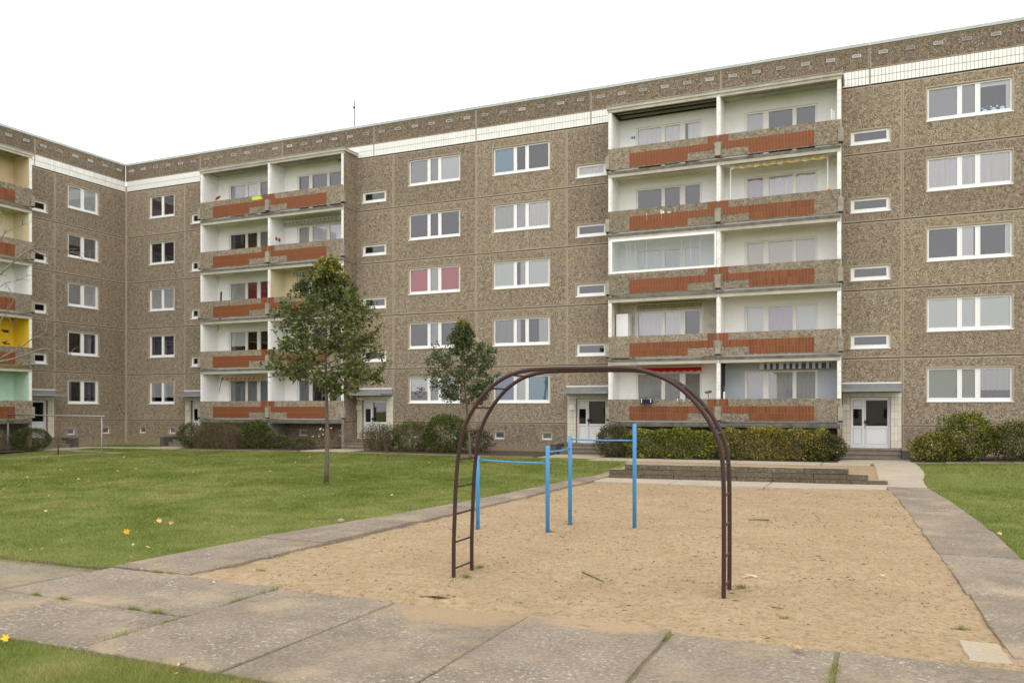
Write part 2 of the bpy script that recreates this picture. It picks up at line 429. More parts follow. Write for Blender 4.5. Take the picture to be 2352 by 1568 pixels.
# ------------------------------------------------------------------ mesh helpers
class MB:
    def __init__(s):
        s.v = []; s.f = []; s.mi = []; s.sm = []
    def quad(s, a, b, c, d, mi=0):
        i = len(s.v); s.v += [a, b, c, d]; s.f.append((i, i+1, i+2, i+3)); s.mi.append(mi); return s
    def poly(s, pts, mi=0):
        i = len(s.v); s.v += list(pts); s.f.append(tuple(range(i, i+len(pts)))); s.mi.append(mi); return s
    def box(s, x0, y0, z0, x1, y1, z1, mi=0, mtop=None, mfront=None):
        if x0 > x1: x0, x1 = x1, x0
        if y0 > y1: y0, y1 = y1, y0
        if z0 > z1: z0, z1 = z1, z0
        i = len(s.v)
        s.v += [(x0,y0,z0),(x1,y0,z0),(x1,y1,z0),(x0,y1,z0),(x0,y0,z1),(x1,y0,z1),(x1,y1,z1),(x0,y1,z1)]
        for k, f in enumerate(((0,3,2,1),(4,5,6,7),(0,1,5,4),(1,2,6,5),(2,3,7,6),(3,0,4,7))):
            s.f.append(tuple(i+j for j in f))
            s.mi.append(mtop if (k == 1 and mtop is not None) else mfront if (k == 2 and mfront is not None) else mi)
        return s
    def hexa(s, bot, top, mi=0, mtop=None):
        """prism between two equally long outlines"""
        n = len(bot); i = len(s.v); s.v += list(bot) + list(top)
        s.f.append(tuple(i+n-1-j for j in range(n))); s.mi.append(mi)
        s.f.append(tuple(i+n+j for j in range(n))); s.mi.append(mi if mtop is None else mtop)
        for j in range(n):
            k = (j+1) % n
            s.f.append((i+j, i+k, i+n+k, i+n+j)); s.mi.append(mi)
        return s
    def tube(s, pts, rad, n=8, mi=0, cap=True):
        pts = [Vector(p) for p in pts]
        if not hasattr(rad, '__len__'): rad = [rad]*len(pts)
        up = None; i0 = len(s.v)
        for k, p in enumerate(pts):
            d = (pts[min(k+1, len(pts)-1)] - pts[max(k-1, 0)]).normalized()
            if up is None:
                up = Vector((0,0,1)) if abs(d.z) < .9 else Vector((1,0,0))
            x = up.cross(d)
            if x.length < 1e-4: x = Vector((1,0,0)).cross(d)
            x.normalize(); y = d.cross(x).normalized(); up = y
            for j in range(n):
                t = 2*math.pi*j/n
                s.v.append(tuple(p + (x*math.cos(t) + y*math.sin(t))*rad[k]))
        for k in range(len(pts)-1):
            for j in range(n):
                a = i0+k*n+j; b = i0+k*n+(j+1) % n
                s.f.append((a, b, b+n, a+n)); s.mi.append(mi)
        if cap:
            s.f.append(tuple(i0+n-1-j for j in range(n))); s.mi.append(mi)
            e = i0+(len(pts)-1)*n
            s.f.append(tuple(e+j for j in range(n))); s.mi.append(mi)
        return s
    def mesh(s, name, mats, smooth=False, off=(0,0,0)):
        me = bpy.data.meshes.new(name)
        ox, oy, oz = off
        me.from_pydata([(a-ox, b-oy, c-oz) for a, b, c in s.v], [], s.f)
        for m in (mats if isinstance(mats, (list, tuple)) else [mats]):
            me.materials.append(M[m])
        me.polygons.foreach_set('material_index', s.mi)
        if smooth:
            me.polygons.foreach_set('use_smooth', [True]*len(s.f))
        me.update()
        return me
    def build(s, name, mats, parent=None, smooth=False, origin=None):
        """one mesh object; vertices are given in the frame of the top-level thing"""
        if origin is None:
            base = ORG.get(parent.name, (0,0,0)) if parent else (0,0,0)
        else:
            base = origin
        me = s.mesh(name, mats, smooth, base)
        return link(name, me, parent, base)

def sprig_mesh(cx_, cy_, z0, h, n, spread, leaf):
    v, f = [], []
    for i in range(n):
        t = random.random(); x = cx_+random.gauss(0, spread); y = cy_+random.gauss(0, spread*.4); z = z0+h*t
        a = random.random()*6.28; dx, dy = math.cos(a)*leaf, math.sin(a)*leaf
        k = len(v); v += [(x, y, z), (x+dx*.5-dy*.3, y+dy*.5+dx*.3, z+leaf*.4), (x+dx, y+dy, z+leaf*.5), (x+dx*.5+dy*.3, y+dy*.5-dx*.3, z+leaf*.3)]
        f.append((k, k+1, k+2, k+3))
    return np.array(v), np.array(f)
ORG = {}
def link(name, me, parent=None, base=(0,0,0)):
    o = bpy.data.objects.new(name, me)
    COL.objects.link(o)
    if parent:
        o.parent = parent
        pb = ORG.get(parent.name, (0,0,0))
        o.location = tuple(base[i]-pb[i] for i in range(3))
    else:
        o.location = base
    ORG[o.name] = tuple(base)
    return o
def thing(name, label, cat, loc=(0,0,0), group=None, rz=0):
    o = bpy.data.objects.new(name, None)
    COL.objects.link(o)
    o.location = loc; o.rotation_euler.z = rz
    o.empty_display_size = .3
    tag(o, label, cat, group)
    ORG[o.name] = tuple(loc)
    return o
def tag(o, label=None, cat=None, group=None, kind=None):
    if label: o['label'] = label
    if cat: o['category'] = cat
    if group: o['group'] = group
    if kind: o['kind'] = kind
    return o

def np_mesh(name, verts, faces, mats, tint=None, mi=None, smooth=False):
    """fast mesh from numpy arrays; faces (n,k) all of one size"""
    me = bpy.data.meshes.new(name)
    nv, (nf, k) = len(verts), faces.shape
    me.vertices.add(nv); me.vertices.foreach_set('co', np.ascontiguousarray(verts, dtype=np.float32).ravel())
    me.loops.add(nf*k); me.loops.foreach_set('vertex_index', np.ascontiguousarray(faces, dtype=np.int32).ravel())
    me.polygons.add(nf); me.polygons.foreach_set('loop_start', np.arange(0, nf*k, k, dtype=np.int32))
    try:
        me.polygons.foreach_set('loop_total', np.full(nf, k, dtype=np.int32))
    except Exception:
        pass
    for m in (mats if isinstance(mats, (list, tuple)) else [mats]):
        me.materials.append(M[m])
    if mi is not None: me.polygons.foreach_set('material_index', mi.astype(np.int32))
    if smooth: me.polygons.foreach_set('use_smooth', np.ones(nf, dtype=bool))
    if tint is not None:
        at = me.attributes.new('tint', 'FLOAT', 'POINT'); at.data.foreach_set('value', tint.astype(np.float32))
    me.update(calc_edges=True)
    return me

# ------------------------------------------------------------------ ground
ZBX = [-60, -10, 8, 18, 27, 34, 41, 44, 48, 60, 120]
ZBV = [.15, .15, .18, .27, .25, .27, .30, .38, .50, .55, .55]
def gz(x, y):
    zb = np.interp(x, ZBX, ZBV)
    t = np.clip((np.asarray(y) + 10.0)/5.0, 0, 1)
    l = np.clip((np.asarray(y) + 16.0)/11.0, 0, 1)
    w = np.clip((np.asarray(x) - 31.0)/3.0, 0, 1)
    s = (3*t*t-2*t**3)*w + (3*l*l-2*l**3)*(1-w)
    return zb*s
def xin(y):   # inner (sand) edge of the left path
    return 33.42 + (y + 28.0)*.032
def xout(y):  # lawn edge of the left path
    return np.interp(y, [-28.2, -27.3, -24.6, -22.8, -20.2, -14, -8.4, -5], [31.9, 31.95, 32.1, 32.4, 32.75, 33.15, 33.4, 33.2])
def xri(y):   # inner edge of the right path
    return np.interp(y, [-28.3, -18.9, -11, -9.9, -2.8], [43.30, 42.92, 42.60, 42.42, 42.16])
def xro(y):   # lawn edge of the right path
    return np.interp(y, [-29, -22, -18.4, -17, -13, -10, -9, -7.2, -4], [44.55, 44.22, 44.16, 44.1, 43.86, 43.6, 43.46, 43.66, 43.45])

xs = np.concatenate([np.linspace(-400, -30, 12), np.arange(-28, 26, 2.0), np.arange(26, 56, .5), np.arange(56, 80, 3.0), np.linspace(90, 460, 10)])
ys = np.concatenate([np.linspace(-420, -50, 12), np.arange(-46, -33, 1.0), np.arange(-33, .6, .4), np.arange(3, 30, 4.0), np.linspace(40, 400, 8)])
gx, gy = np.meshgrid(xs, ys)
gzv = gz(gx, gy) + .012*np.sin(gx*1.3+gy*.7)*np.cos(gy*.9)
low = (gx > xout(gy)+.2) & (gx < xro(gy)-.2) & (gy > -28.4) & (gy < -4.4)
low |= (gx > 28.6) & (gy > -31.0) & (gy < -28.4)
gzv = np.where(low, gzv - .22, gzv - .012)
vv = np.stack([gx, gy, gzv], -1).reshape(-1, 3)
nx = len(xs)
ii = np.arange((len(ys)-1)*(nx)).reshape(len(ys)-1, nx)[:, :-1].ravel()
ff = np.stack([ii, ii+1, ii+1+nx, ii+nx], 1)
tag(link('lawn', np_mesh('lawn', vv, ff, 'lawn', smooth=True)), kind='structure')

# value noise for numpy
def vnoise(x, y, seed=0):
    r = np.random.default_rng(seed).random((64, 64))
    xi = np.floor(x).astype(int); yi = np.floor(y).astype(int)
    fx = x-xi; fy = y-yi; fx = fx*fx*(3-2*fx); fy = fy*fy*(3-2*fy)
    g = lambda i, j: r[i % 64, j % 64]
    return (g(xi,yi)*(1-fx)+g(xi+1,yi)*fx)*(1-fy) + (g(xi,yi+1)*(1-fx)+g(xi+1,yi+1)*fx)*fy
def fbm(x, y, seed=0):
    return sum(vnoise(x*2**k+k*7.3, y*2**k+k*3.1, seed+k)/2**(k+1) for k in range(4))

# sand sheet (dug hollow, low mounds and a drift of sand over the front slabs)
sx = np.arange(32.8, 44.0, .05); sy = np.arange(-28.8, -5.2, .05)
X, Y = np.meshgrid(sx, sy)
Z = .004 + .05*(fbm(X*1.1, Y*1.1, 3)-.5) + .055*(fbm(X*5, Y*5, 9)-.5)
Z = Z*np.clip(1-(Y+11)/3, .3, 1) + np.where(Y > -10, gz(X, Y)+.005, 0)
d = np.hypot((X-37.22)/.27, (Y+27.93)/.20)
Z -= .16*np.exp(-(d**3)) - .06*np.exp(-((d-1.6)/.4)**2)*(.4+fbm(X*6, Y*6, 17))
d2 = np.hypot((X-38.6)/.5, (Y+25.95)/.16); Z -= .03*np.exp(-d2**2)
d3 = np.hypot((X-39.3)/.5, (Y+28.15)/.25); Z += .03*np.exp(-d3**2)*(.5+fbm(X*7, Y*7, 4))
gf = np.random.default_rng(44)
def dent(cx_, cy_, a_, l_, w_, dep):
    i0, i1 = np.searchsorted(sx, [cx_-.45, cx_+.45]); j0, j1 = np.searchsorted(sy, [cy_-.45, cy_+.45])
    xx, yy_ = X[j0:j1, i0:i1]-cx_, Y[j0:j1, i0:i1]-cy_
    u_ = (xx*math.cos(a_)+yy_*math.sin(a_))/l_; v_ = (-xx*math.sin(a_)+yy_*math.cos(a_))/w_
    q = u_*u_+v_*v_
    Z[j0:j1, i0:i1] += dep*(-np.exp(-q**1.5) + .55*np.exp(-((np.sqrt(q)-1.35)/.35)**2))
for _ in range(46):       # tracks of footprints crossing the pit
    px_, py_, a_ = gf.uniform(33.8, 43), gf.uniform(-28, -12), gf.uniform(0, 6.28)
    for k in range(gf.integers(3, 9)):
        px_ += .62*math.cos(a_); py_ += .62*math.sin(a_); a_ += gf.normal(0, .15)
        o_ = .1*(-1)**k
        if 33.9 < px_ < 42.6 and -28 < py_ < -12.2:
            dent(px_-o_*math.sin(a_), py_+o_*math.cos(a_), a_, .15, .065, gf.uniform(.012, .026))
for cx_, cy_, l_, w_, dep in ((35.7, -22.2, .45, .3, .05), (36.4, -21.5, .35, .4, .05), (37.1, -20.9, .45, .3, .05), (38.5, -26.1, .8, .4, .05), (36.7, -26.2, .3, .35, .04), (40.4, -26, .3, .35, .04)):
    q = ((X-cx_)/l_)**2 + ((Y-cy_)/w_)**2; Z -= dep*np.exp(-q)
for ax, ay in ((35.0,-22.32), (36.44,-22.25), (36.40,-20.87), (37.77,-20.92)):
    h_ = np.hypot(X-ax, Y-ay); Z += -.028*np.exp(-(h_/.10)**2) + .014*np.exp(-((h_-.2)/.07)**2)
for ax, ay in ((36.66,-26.52),(36.65,-25.93),(40.37,-26.28),(40.37,-25.73)):
    Z -= .02*np.exp(-(np.hypot(X-ax, Y-ay)/.16)**2)
Z += np.where(Y < -10.5, .028*np.exp(-((Y+28.2)/.7)**2), 0)
drift = 0*np.exp(-(((X-37.75)/.85)**2 + ((Y+28.75)/.42)**2)) + .8*np.exp(-(((X-39.1)/.75)**2 + ((Y+28.55)/.26)**2)) + .35*np.exp(-(((X-40.3)/.8)**2 + ((Y+28.4)/.2)**2))
front = Y < -28.3
Z = np.where(front, np.minimum(Z, .0) - .05 + .115*np.clip(drift*1.35 - .35*fbm(X*3, Y*3, 21), 0, 1) - np.clip((-28.9-Y)*.3, 0, 1)*.2, Z)
keep = (X > xout(Y)+.25) & (X < xri(Y)+.5)
vv = np.stack([X, Y, Z], -1).reshape(-1, 3)
nx = len(sx)
ii = np.arange((len(sy)-1)*nx).reshape(len(sy)-1, nx)[:, :-1]
ff = np.stack([ii, ii+1, ii+1+nx, ii+nx], -1)[keep[:-1, :-1]]
tag(link('sand_pit', np_mesh('sand_pit', vv, ff, 'sand', smooth=True)), kind='structure')

# bowl of damp soil, coloured dark to stand in for the dug hole's shade
mb = MB(); rings = [(1.0, .0), (.8, -.05), (.5, -.10), (.0, -.12)]
pr = random.Random(3)
for i in range(18):
    a0, a1 = i*math.pi/9, (i+1)*math.pi/9
    for (q0, z0), (q1, z1) in zip(rings[:-1], rings[1:]):
        f_ = lambda a, q, z: (37.17+.23*q*math.cos(a)*(1+.15*math.sin(3*a)), -27.98+.16*q*math.sin(a)*(1+.12*math.sin(4*a+1)), .018+z)
        mb.quad(f_(a0, q1, z1), f_(a1, q1, z1), f_(a1, q0, z0), f_(a0, q0, z0))
for i in range(14):
    a0 = pr.uniform(1.6, 4.6); x, y = 37.17+.15*math.cos(a0), -28.0+.11*math.sin(a0)
    mb.tube([(x, y, -.02), (x+pr.uniform(.02, .12), y+pr.uniform(.0, .06), pr.uniform(.0, .05))], .006, 4)
tag(mb.build('dug_hole', 'soil'), kind='structure')

# ------------------------------------------------------------------ paving: every slab is a piece of its path
def structure(name, loc=(0,0,0)):
    o = bpy.data.objects.new(name, None); COL.objects.link(o); o.location = loc
    o['kind'] = 'structure'; ORG[o.name] = tuple(loc); return o

def slab(parent, corners, z=.03, th=.16, m='slab', rag=.012, tilt=.008, n=7):
    """concrete slab with a slightly ragged, chipped outline"""
    out = []
    c = [Vector((x, y)) for x, y in corners]
    for i in range(4):
        p, q = c[i], c[(i+1) % 4]
        d = (q-p); nrm = Vector((d.y, -d.x)).normalized()
        for j in range(n):
            t = j/n
            r = random.uniform(-rag, rag*.2) if 0 < j else -rag*1.5
            pt = p + d*t + nrm*r
            out.append(pt)
    ctr = sum(c, Vector((0,0)))/4
    tx, ty = random.uniform(-tilt, tilt), random.uniform(-tilt, tilt)
    def zz(p): return z + float(gz(p.x, p.y)) + (p.x-ctr.x)*tx + (p.y-ctr.y)*ty
    mb = MB()
    inner = [ctr + (p-ctr)*(1-.012/max(.3, (p-ctr).length)) for p in out]
    N_ = len(out); i0 = 0
    mb.v = [(p.x, p.y, zz(p)-th) for p in out] + [(p.x, p.y, zz(p)-.012) for p in out] + [(p.x, p.y, zz(p)) for p in inner]
    for j in range(N_):
        k = (j+1) % N_
        mb.f += [(j, k, N_+k, N_+j), (N_+j, N_+k, 2*N_+k, 2*N_+j)]; mb.mi += [0, 0]
    mb.f.append(tuple(2*N_+j for j in range(N_))); mb.mi.append(0)
    return mb.build('slab', m, parent, origin=(ctr.x, ctr.y, z))

front_path = structure('front_path', (38, -29.7, 0))
fx = [35.06, 36.82, 38.57, 40.17, 41.77, 43.40, 45.02, 46.64, 48.3]
fz = [.030, .026, .045, .012, .028, .020, .024, .02]
for i in range(8):
    a_, b_ = fx[i]+.012, fx[i+1]-.012
    slab(front_path, [(a_, -31.22), (b_, -31.22), (b_, -28.26), (a_, -28.26)], fz[i], tilt=.006)
slab(front_path, [(31.9, -29.80), (35.03, -29.84), (35.05, -28.22), (31.92, -28.2)], .032)
slab(front_path, [(31.75, -31.25), (35.03, -31.2), (35.03, -29.87), (31.85, -29.83)], .028)
slab(front_path, [(28.7, -29.75), (31.72, -29.8), (31.86, -28.45), (28.8, -28.4)], .012, m='slab_old', rag=.05)
slab(front_path, [(28.6, -31.25), (31.6, -31.25), (31.7, -29.85), (28.7, -29.8)], .018, m='slab_old', rag=.03)
slab(front_path, [(25.6, -29.75), (28.55, -29.78), (28.6, -28.2), (25.6, -28.1)], .03)
slab(front_path, [(42.90, -28.2), (43.27, -28.2), (43.22, -27.52), (42.86, -27.50)], .045, m='slab_pale', tilt=0)

MB().box(28.6, -31.2, -.1, 48, -28.3, .008).build('slab_bed', 'joint_fill')['kind'] = 'structure'
left_path = structure('left_path', (33, -19, 0))
yy = [-28.14, -25.2, -22.2, -19.2, -16.2, -13.2, -10.55]
for a_, b_ in zip(yy[:-1], yy[1:]):
    b_ -= .02
    slab(left_path, [(float(xout(a_)), a_), (float(xin(a_)), a_), (float(xin(b_)), b_), (float(xout(b_)), b_)], random.uniform(.055, .07), tilt=.003, rag=.022)
slab(left_path, [(33.42, -10.5), (33.98, -10.5), (33.95, -8.6), (33.5, -8.6)], .04, rag=.03)

right_path = structure('right_path', (43.4, -19, 0))
yy = [-28.22, -25.1, -22.0, -18.9, -15.9, -12.9, -9.93]
for a_, b_ in zip(yy[:-1], yy[1:]):
    b_ -= .02
    slab(right_path, [(float(xri(a_)), a_), (float(xro(a_)), a_), (float(xro(b_)), b_), (float(xri(b_)), b_)], random.uniform(.022, .034), tilt=.003, rag=.02)
for a_, b_ in ((-9.9, -8.3), (-8.28, -7.1), (-7.08, -5.2), (-5.18, -3.7)):
    slab(right_path, [(float(xri(a_))-.1, a_), (float(xro(a_)), a_), (float(xro(b_)), b_), (float(xri(b_))-.1, b_)], .03, tilt=.002, rag=.02, m='slab_pale')

cross_path = structure('cross_path', (38, -11, 0))
cx = [33.95, 36.4, 39.2, 42.5]
for a_, b_ in zip(cx[:-1], cx[1:]):
    y0 = lambda x: np.interp(x, [33.9, 38.2, 40.3, 42.6], [-11.75, -11.85, -11.5, -10.98])
    slab(cross_path, [(a_, y0(a_)), (b_-.02, y0(b_)), (b_-.02, -10.42+(b_-34)*.09), (a_, -10.42+(a_-34)*.09)], .045, tilt=0, rag=.02, m='slab_pale')
building_path = structure('building_path', (37, -4.5, 0))
bx = [31.6, 34.4, 37.4, 40.4, 42.06]
for a_, b_ in zip(bx[:-1], bx[1:]):
    slab(building_path, [(a_, -5.25), (b_-.02, -5.25), (b_-.02, -3.85), (a_, -3.85)], .03, tilt=.002, rag=.02, m='slab_pale')
for px, w in ((16.4, 2.6), (28.9, 2.6), (40.9, 2.5)):
    slab(building_path, [(px, -4.1), (px+w, -4.1), (px+w, -1.8), (px, -1.8)], .02, m='slab_pale')
slab(building_path, [(5.0, -3.9), (8.2, -4.1), (7.3, -1.8), (5.0, -1.8)], .02, m='slab_pale')
slab(building_path, [(1.6, -5.0), (4.9, -3.9), (4.9, -2.95), (1.6, -4.0)], .02, m='slab_pale')
slab(building_path, [(1.5, -7.2), (2.9, -7.2), (2.9, -4.8), (1.5, -4.8)], .02, m='slab_pale')
slab(building_path, [(2.9, -7.2), (8.3, -7.55), (8.3, -7.15), (2.9, -6.4)], .02, m='slab')
slab(building_path, [(5.2, -12.4), (8.6, -7.45), (8.2, -7.3), (4.8, -12.3)], .02, m='slab')

# planted beds along the wall, with their concrete edging
for x0, x1, nm in ((7.4, 16.4, 0), (19.2, 28.8, 0), (31.3, 41.0, 0), (43.45, 56, 0)):
    yb = -4.25 if x0 < 31 else (-3.75 if x0 < 43 else -3.6)
    mb = MB(); n = 14
    for i in range(n):
        a_, b_ = x0+(x1-x0)*i/n, x0+(x1-x0)*(i+1)/n
        mb.quad((a_, yb, gz(a_, yb)+.015), (b_, yb, gz(b_, yb)+.015), (b_, -.03, gz(b_, 0)+.03), (a_, -.03, gz(a_, 0)+.03))
    tag(mb.build('flower_bed', 'soil'), kind='structure')
    if x0 != 31.3:
        kb = MB(); k = int((x1-x0)/1.0)
        root = structure('bed_edging', (x0, yb, .2))
        for i in range(k):
            a_, b_ = x0+(x1-x0)*i/k, x0+(x1-x0)*(i+1)/k
            z = float(gz(a_, yb))
            MB().box(a_+.008, yb-.07, z-.1, b_-.008, yb, z+.035+random.uniform(-.008, .008)).build('edging_stone', 'block_top', root, origin=(a_, yb, z))
mb = MB()
for i in range(24):
    a_, b_ = 24+i*.34, 24+(i+1)*.34
    w0, w1 = .06*math.sin(a_*5), .06*math.sin(b_*5)
    mb.quad((a_, -28.5, .006), (b_, -28.5, .006), (b_, -28.12+w1, .004), (a_, -28.12+w0, .004))
tag(mb.build('bare_soil', 'soil'), kind='structure')
mb = MB()
mb.quad((.03, -24, .16), (4.3, -24, .16), (2.6, -7.3, .19), (.03, -7.3, .19))
tag(mb.build('flower_bed', 'soil'), kind='structure')

# ------------------------------------------------------------------ apartment building
def panel(root, s0, s1, z0, z1, holes=(), mats=('pebble', 'margin'), name='wall_panel', mg=.045, wg=.05, depth=.15, y=0.0, edge=True):
    """precast panel: pebble face, smooth margin round its rim and its window openings"""
    def cuts(lo, hi, vals, m):
        c = {lo, hi}
        if m: c |= {lo+m, hi-m}
        for a_, b_ in vals:
            c |= {a_, b_}
            if wg: c |= {a_-wg, b_+wg}
        return sorted(v for v in c if lo-1e-6 <= v <= hi+1e-6)
    hx = [(h[0], h[1]) for h in holes]; hz = [(h[2], h[3]) for h in holes]
    X_ = cuts(s0, s1, hx, mg); Z_ = cuts(z0, z1, hz, mg)
    mb = MB()
    for i in range(len(X_)-1):
        for j in range(len(Z_)-1):
            a_, b_, c_, d_ = X_[i], X_[i+1], Z_[j], Z_[j+1]
            if b_-a_ < 1e-5 or d_-c_ < 1e-5: continue
            mx_, mz_ = (a_+b_)/2, (c_+d_)/2
            if any(h[0] < mx_ < h[1] and h[2] < mz_ < h[3] for h in holes): continue
            m = 0
            if mg and (mx_ < s0+mg or mx_ > s1-mg or mz_ < z0+mg or mz_ > z1-mg): m = 1
            if wg and any(h[0]-wg < mx_ < h[1]+wg and h[2]-wg < mz_ < h[3]+wg for h in holes): m = 1
            mb.quad((a_, y, c_), (b_, y, c_), (b_, y, d_), (a_, y, d_), m)
    e = 1 if len(mats) > 1 else 0
    for h in holes:
        a_, b_, c_, d_ = h; yb = y+depth
        mb.quad((a_, y, c_), (a_, y, d_), (a_, yb, d_), (a_, yb, c_), e)
        mb.quad((b_, y, d_), (b_, y, c_), (b_, yb, c_), (b_, yb, d_), e)
        mb.quad((a_, y, d_), (b_, y, d_), (b_, yb, d_), (a_, yb, d_), e)
        mb.quad((b_, y, c_), (a_, y, c_), (a_, yb, c_), (b_, yb, c_), e)
    if edge:
        yb = y+.06
        mb.quad((s0, yb, z0), (s0, y, z0), (s0, y, z1), (s0, yb, z1), e)
        mb.quad((s1, y, z0), (s1, yb, z0), (s1, yb, z1), (s1, y, z1), e)
        mb.quad((s0, y, z1), (s1, y, z1), (s1, yb, z1), (s0, yb, z1), e)
        mb.quad((s0, yb, z0), (s1, yb, z0), (s1, y, z0), (s0, y, z0), e)
    return mb.build(name, list(mats), root)

def curtain_mesh(a_, b_, c_, d_, y, kind, drop=1.0, folds=True, scallop=False):
    mb = MB()
    zb = d_-(d_-c_)*drop
    if folds:
        n = max(6, int((b_-a_)*26))
        xs_ = [a_+(b_-a_)*i/n for i in range(n+1)]
        ph = random.random()*6
        ys_ = [y+.011*math.sin(i*1.9+ph)+.010*math.sin(i*.7+ph) for i in range(n+1)]
        for i in range(n):
            z0 = zb + (.03*abs(math.sin(i*.8)) if scallop else 0); z1 = zb + (.03*abs(math.sin((i+1)*.8)) if scallop else 0)
            mb.quad((xs_[i], ys_[i], z0), (xs_[i+1], ys_[i+1], z1), (xs_[i+1], ys_[i+1], d_), (xs_[i], ys_[i], d_))
    else:
        mb.quad((a_, y, zb), (b_, y, zb), (b_, y, d_), (a_, y, d_))
    return mb

def window(root, a_, b_, c_, d_, lights, content, y=.085, sill=True, fm='pvc', bot=.15, top=.07):
    """frame with sashes, one pane per light, curtains behind; lights = [(x0,x1)] of the glass"""
    mb = MB()
    y1 = y+.07
    mb.box(a_, y, d_-top, b_, y1, d_)
    mb.box(a_, y, c_, b_, y1, c_+bot)
    xs_ = [a_] + [v for l in lights for v in l] + [b_]
    for i in range(0, len(xs_), 2):
        mb.box(xs_[i], y+.001, c_+bot, xs_[i+1], y1-.001, d_-top)
    for l0, l1 in lights:    # raised sash rims
        r = .035; yy_ = y-.012
        z0, z1 = c_+bot, d_-top
        mb.box(l0-r, yy_, z1, l1+r, y, z1+r); mb.box(l0-r, yy_, z0-r, l1+r, y, z0)
        mb.box(l0-r, yy_, z0, l0, y, z1); mb.box(l1, yy_, z0, l1+r, y, z1)
    f = mb.build('window', fm, root)
    for (l0, l1), ct in zip(lights, content):
        z0, z1 = c_+bot, d_-top
        MB().quad((l0, y+.03, z0), (l1, y+.03, z0), (l1, y+.03, z1), (l0, y+.03, z1)).build('pane', 'glass', f)
        if not ct: continue
        for spec in (ct if isinstance(ct, list) else [ct]):
            k = spec if isinstance(spec, tuple) else (spec, 1.0)
            kind, drop = k[0], k[1]
            u0, u1 = (k[2], k[3]) if len(k) > 3 else (0, 1)
            w = l1-l0
            fold = kind in ('c_lace', 'c_grey', 'c_dim', 'c_lilac', 'c_darkred', 'c_purple')
            curtain_mesh(l0-.03+u0*(w+.06), l0-.03+u1*(w+.06), z0-.03, z1+.03, y+.056+random.uniform(0, .02), kind, drop, fold, drop < 1).build('curtain', kind, f)
    if sill:
        s = MB(); s.box(a_-.03, -.035, c_-.02, b_+.03, y, c_+.022); s.build('window_sill', 'sill', f)
    return f

def awning(root, s0, s1, z1, z0, y, mats, stripe=.2, scal=.24, roller=True, label=None, top=None):
    mb = MB(); n = max(8, int((s1-s0)/.06))
    for i in range(n):
        a_, b_ = s0+(s1-s0)*i/n, s0+(s1-s0)*(i+1)/n
        k = int((a_-s0)/stripe) % 2 if len(mats) > 1 else 0
        ca = .05*abs(math.sin(math.pi*(a_-s0)/scal)) if scal else 0; cb = .05*abs(math.sin(math.pi*(b_-s0)/scal)) if scal else 0
        wob = .015*math.sin(a_*9)
        mb.quad((a_, y+wob, z0+ca), (b_, y+.015*math.sin(b_*9), z0+cb), (b_, y+.03, z1), (a_, y+.03, z1), k)
        if roller:
            mb.quad((a_, y+.03, z1), (b_, y+.03, z1), (b_, y+.25, z1+.06), (a_, y+.25, z1+.06), k)
    o = mb.build('awning', list(mats), root)
    t = MB().tube([(s0-.03, y+.02, z1+.005), (s1+.03, y+.02, z1+.005)], .022, 8)
    t.build('awning_bar', top or 'pvc_old', o)
    if label: o['label'] = label
    return o

FL = [0, 2.8, 5.6, 8.4, 11.2]
G = 'glass'
def storey_edges(): return [(1.65, 4.41), (4.41, 7.21), (7.21, 10.01), (10.01, 12.81), (12.81, 15.61)]
JG = .011
JZ = .022

def window_column(root, s0, s1, wa, wb, lights, contents, plinth=True, bases=()):
    for f, (z0, z1) in enumerate(storey_edges()):
        c_, d_ = 2.62+FL[f], 3.96+FL[f]
        panel(root, s0+JG, s1-JG, z0+JZ, z1-JZ, [(wa, wb, c_, d_)])
        window(root, wa, wb, c_, d_, lights, contents[f])
    if plinth:
        panel(root, s0+JG, s1-JG, -.4, 1.65-JG, [(b_, b_+.52, .86, 1.2) for b_ in bases], name='plinth_panel', y=.025, wg=.05)
        for b_ in bases: basement_window(root, b_, b_+.52, .86, 1.2, .12)

def basement_window(root, a_, b_, c_, d_, y):
    mb = MB(); r = .055
    mb.box(a_, y, c_, b_, y+.05, c_+r); mb.box(a_, y, d_-r, b_, y+.05, d_)
    mb.box(a_, y+.001, c_+r, a_+r, y+.049, d_-r); mb.box(b_-r, y+.001, c_+r, b_, y+.049, d_-r)
    f = mb.build('basement_window', 'pvc', root)
    MB().quad((a_+r, y+.03, c_+r), (b_-r, y+.03, c_+r), (b_-r, y+.03, d_-r), (a_+r, y+.03, d_-r)).build('pane', 'glass', f)
    MB().quad((a_+r, y+.07, c_+r), (b_-r, y+.07, c_+r), (b_-r, y+.07, d_-r), (a_+r, y+.07, d_-r)).build('mesh_screen', 'c_plain', f)

WHITE_TILES = {}
def white_band(root, s0, s1):
    """two rows of white frieze tiles between the top windows and the attic"""
    MB().quad((s0, .03, 15.62), (s1, .03, 15.62), (s1, .03, 16.29), (s0, .03, 16.29)).build('frieze_backing', 'grout_dark', root)
    n = max(1, round((s1-s0)/.137)); p = (s1-s0)/n
    L = WHITE_TILES.setdefault(root.name, [])
    for i in range(n):
        for z in (15.65, 15.965):
            L.append((s0+i*p, s0+(i+1)*p, z, z+.308))

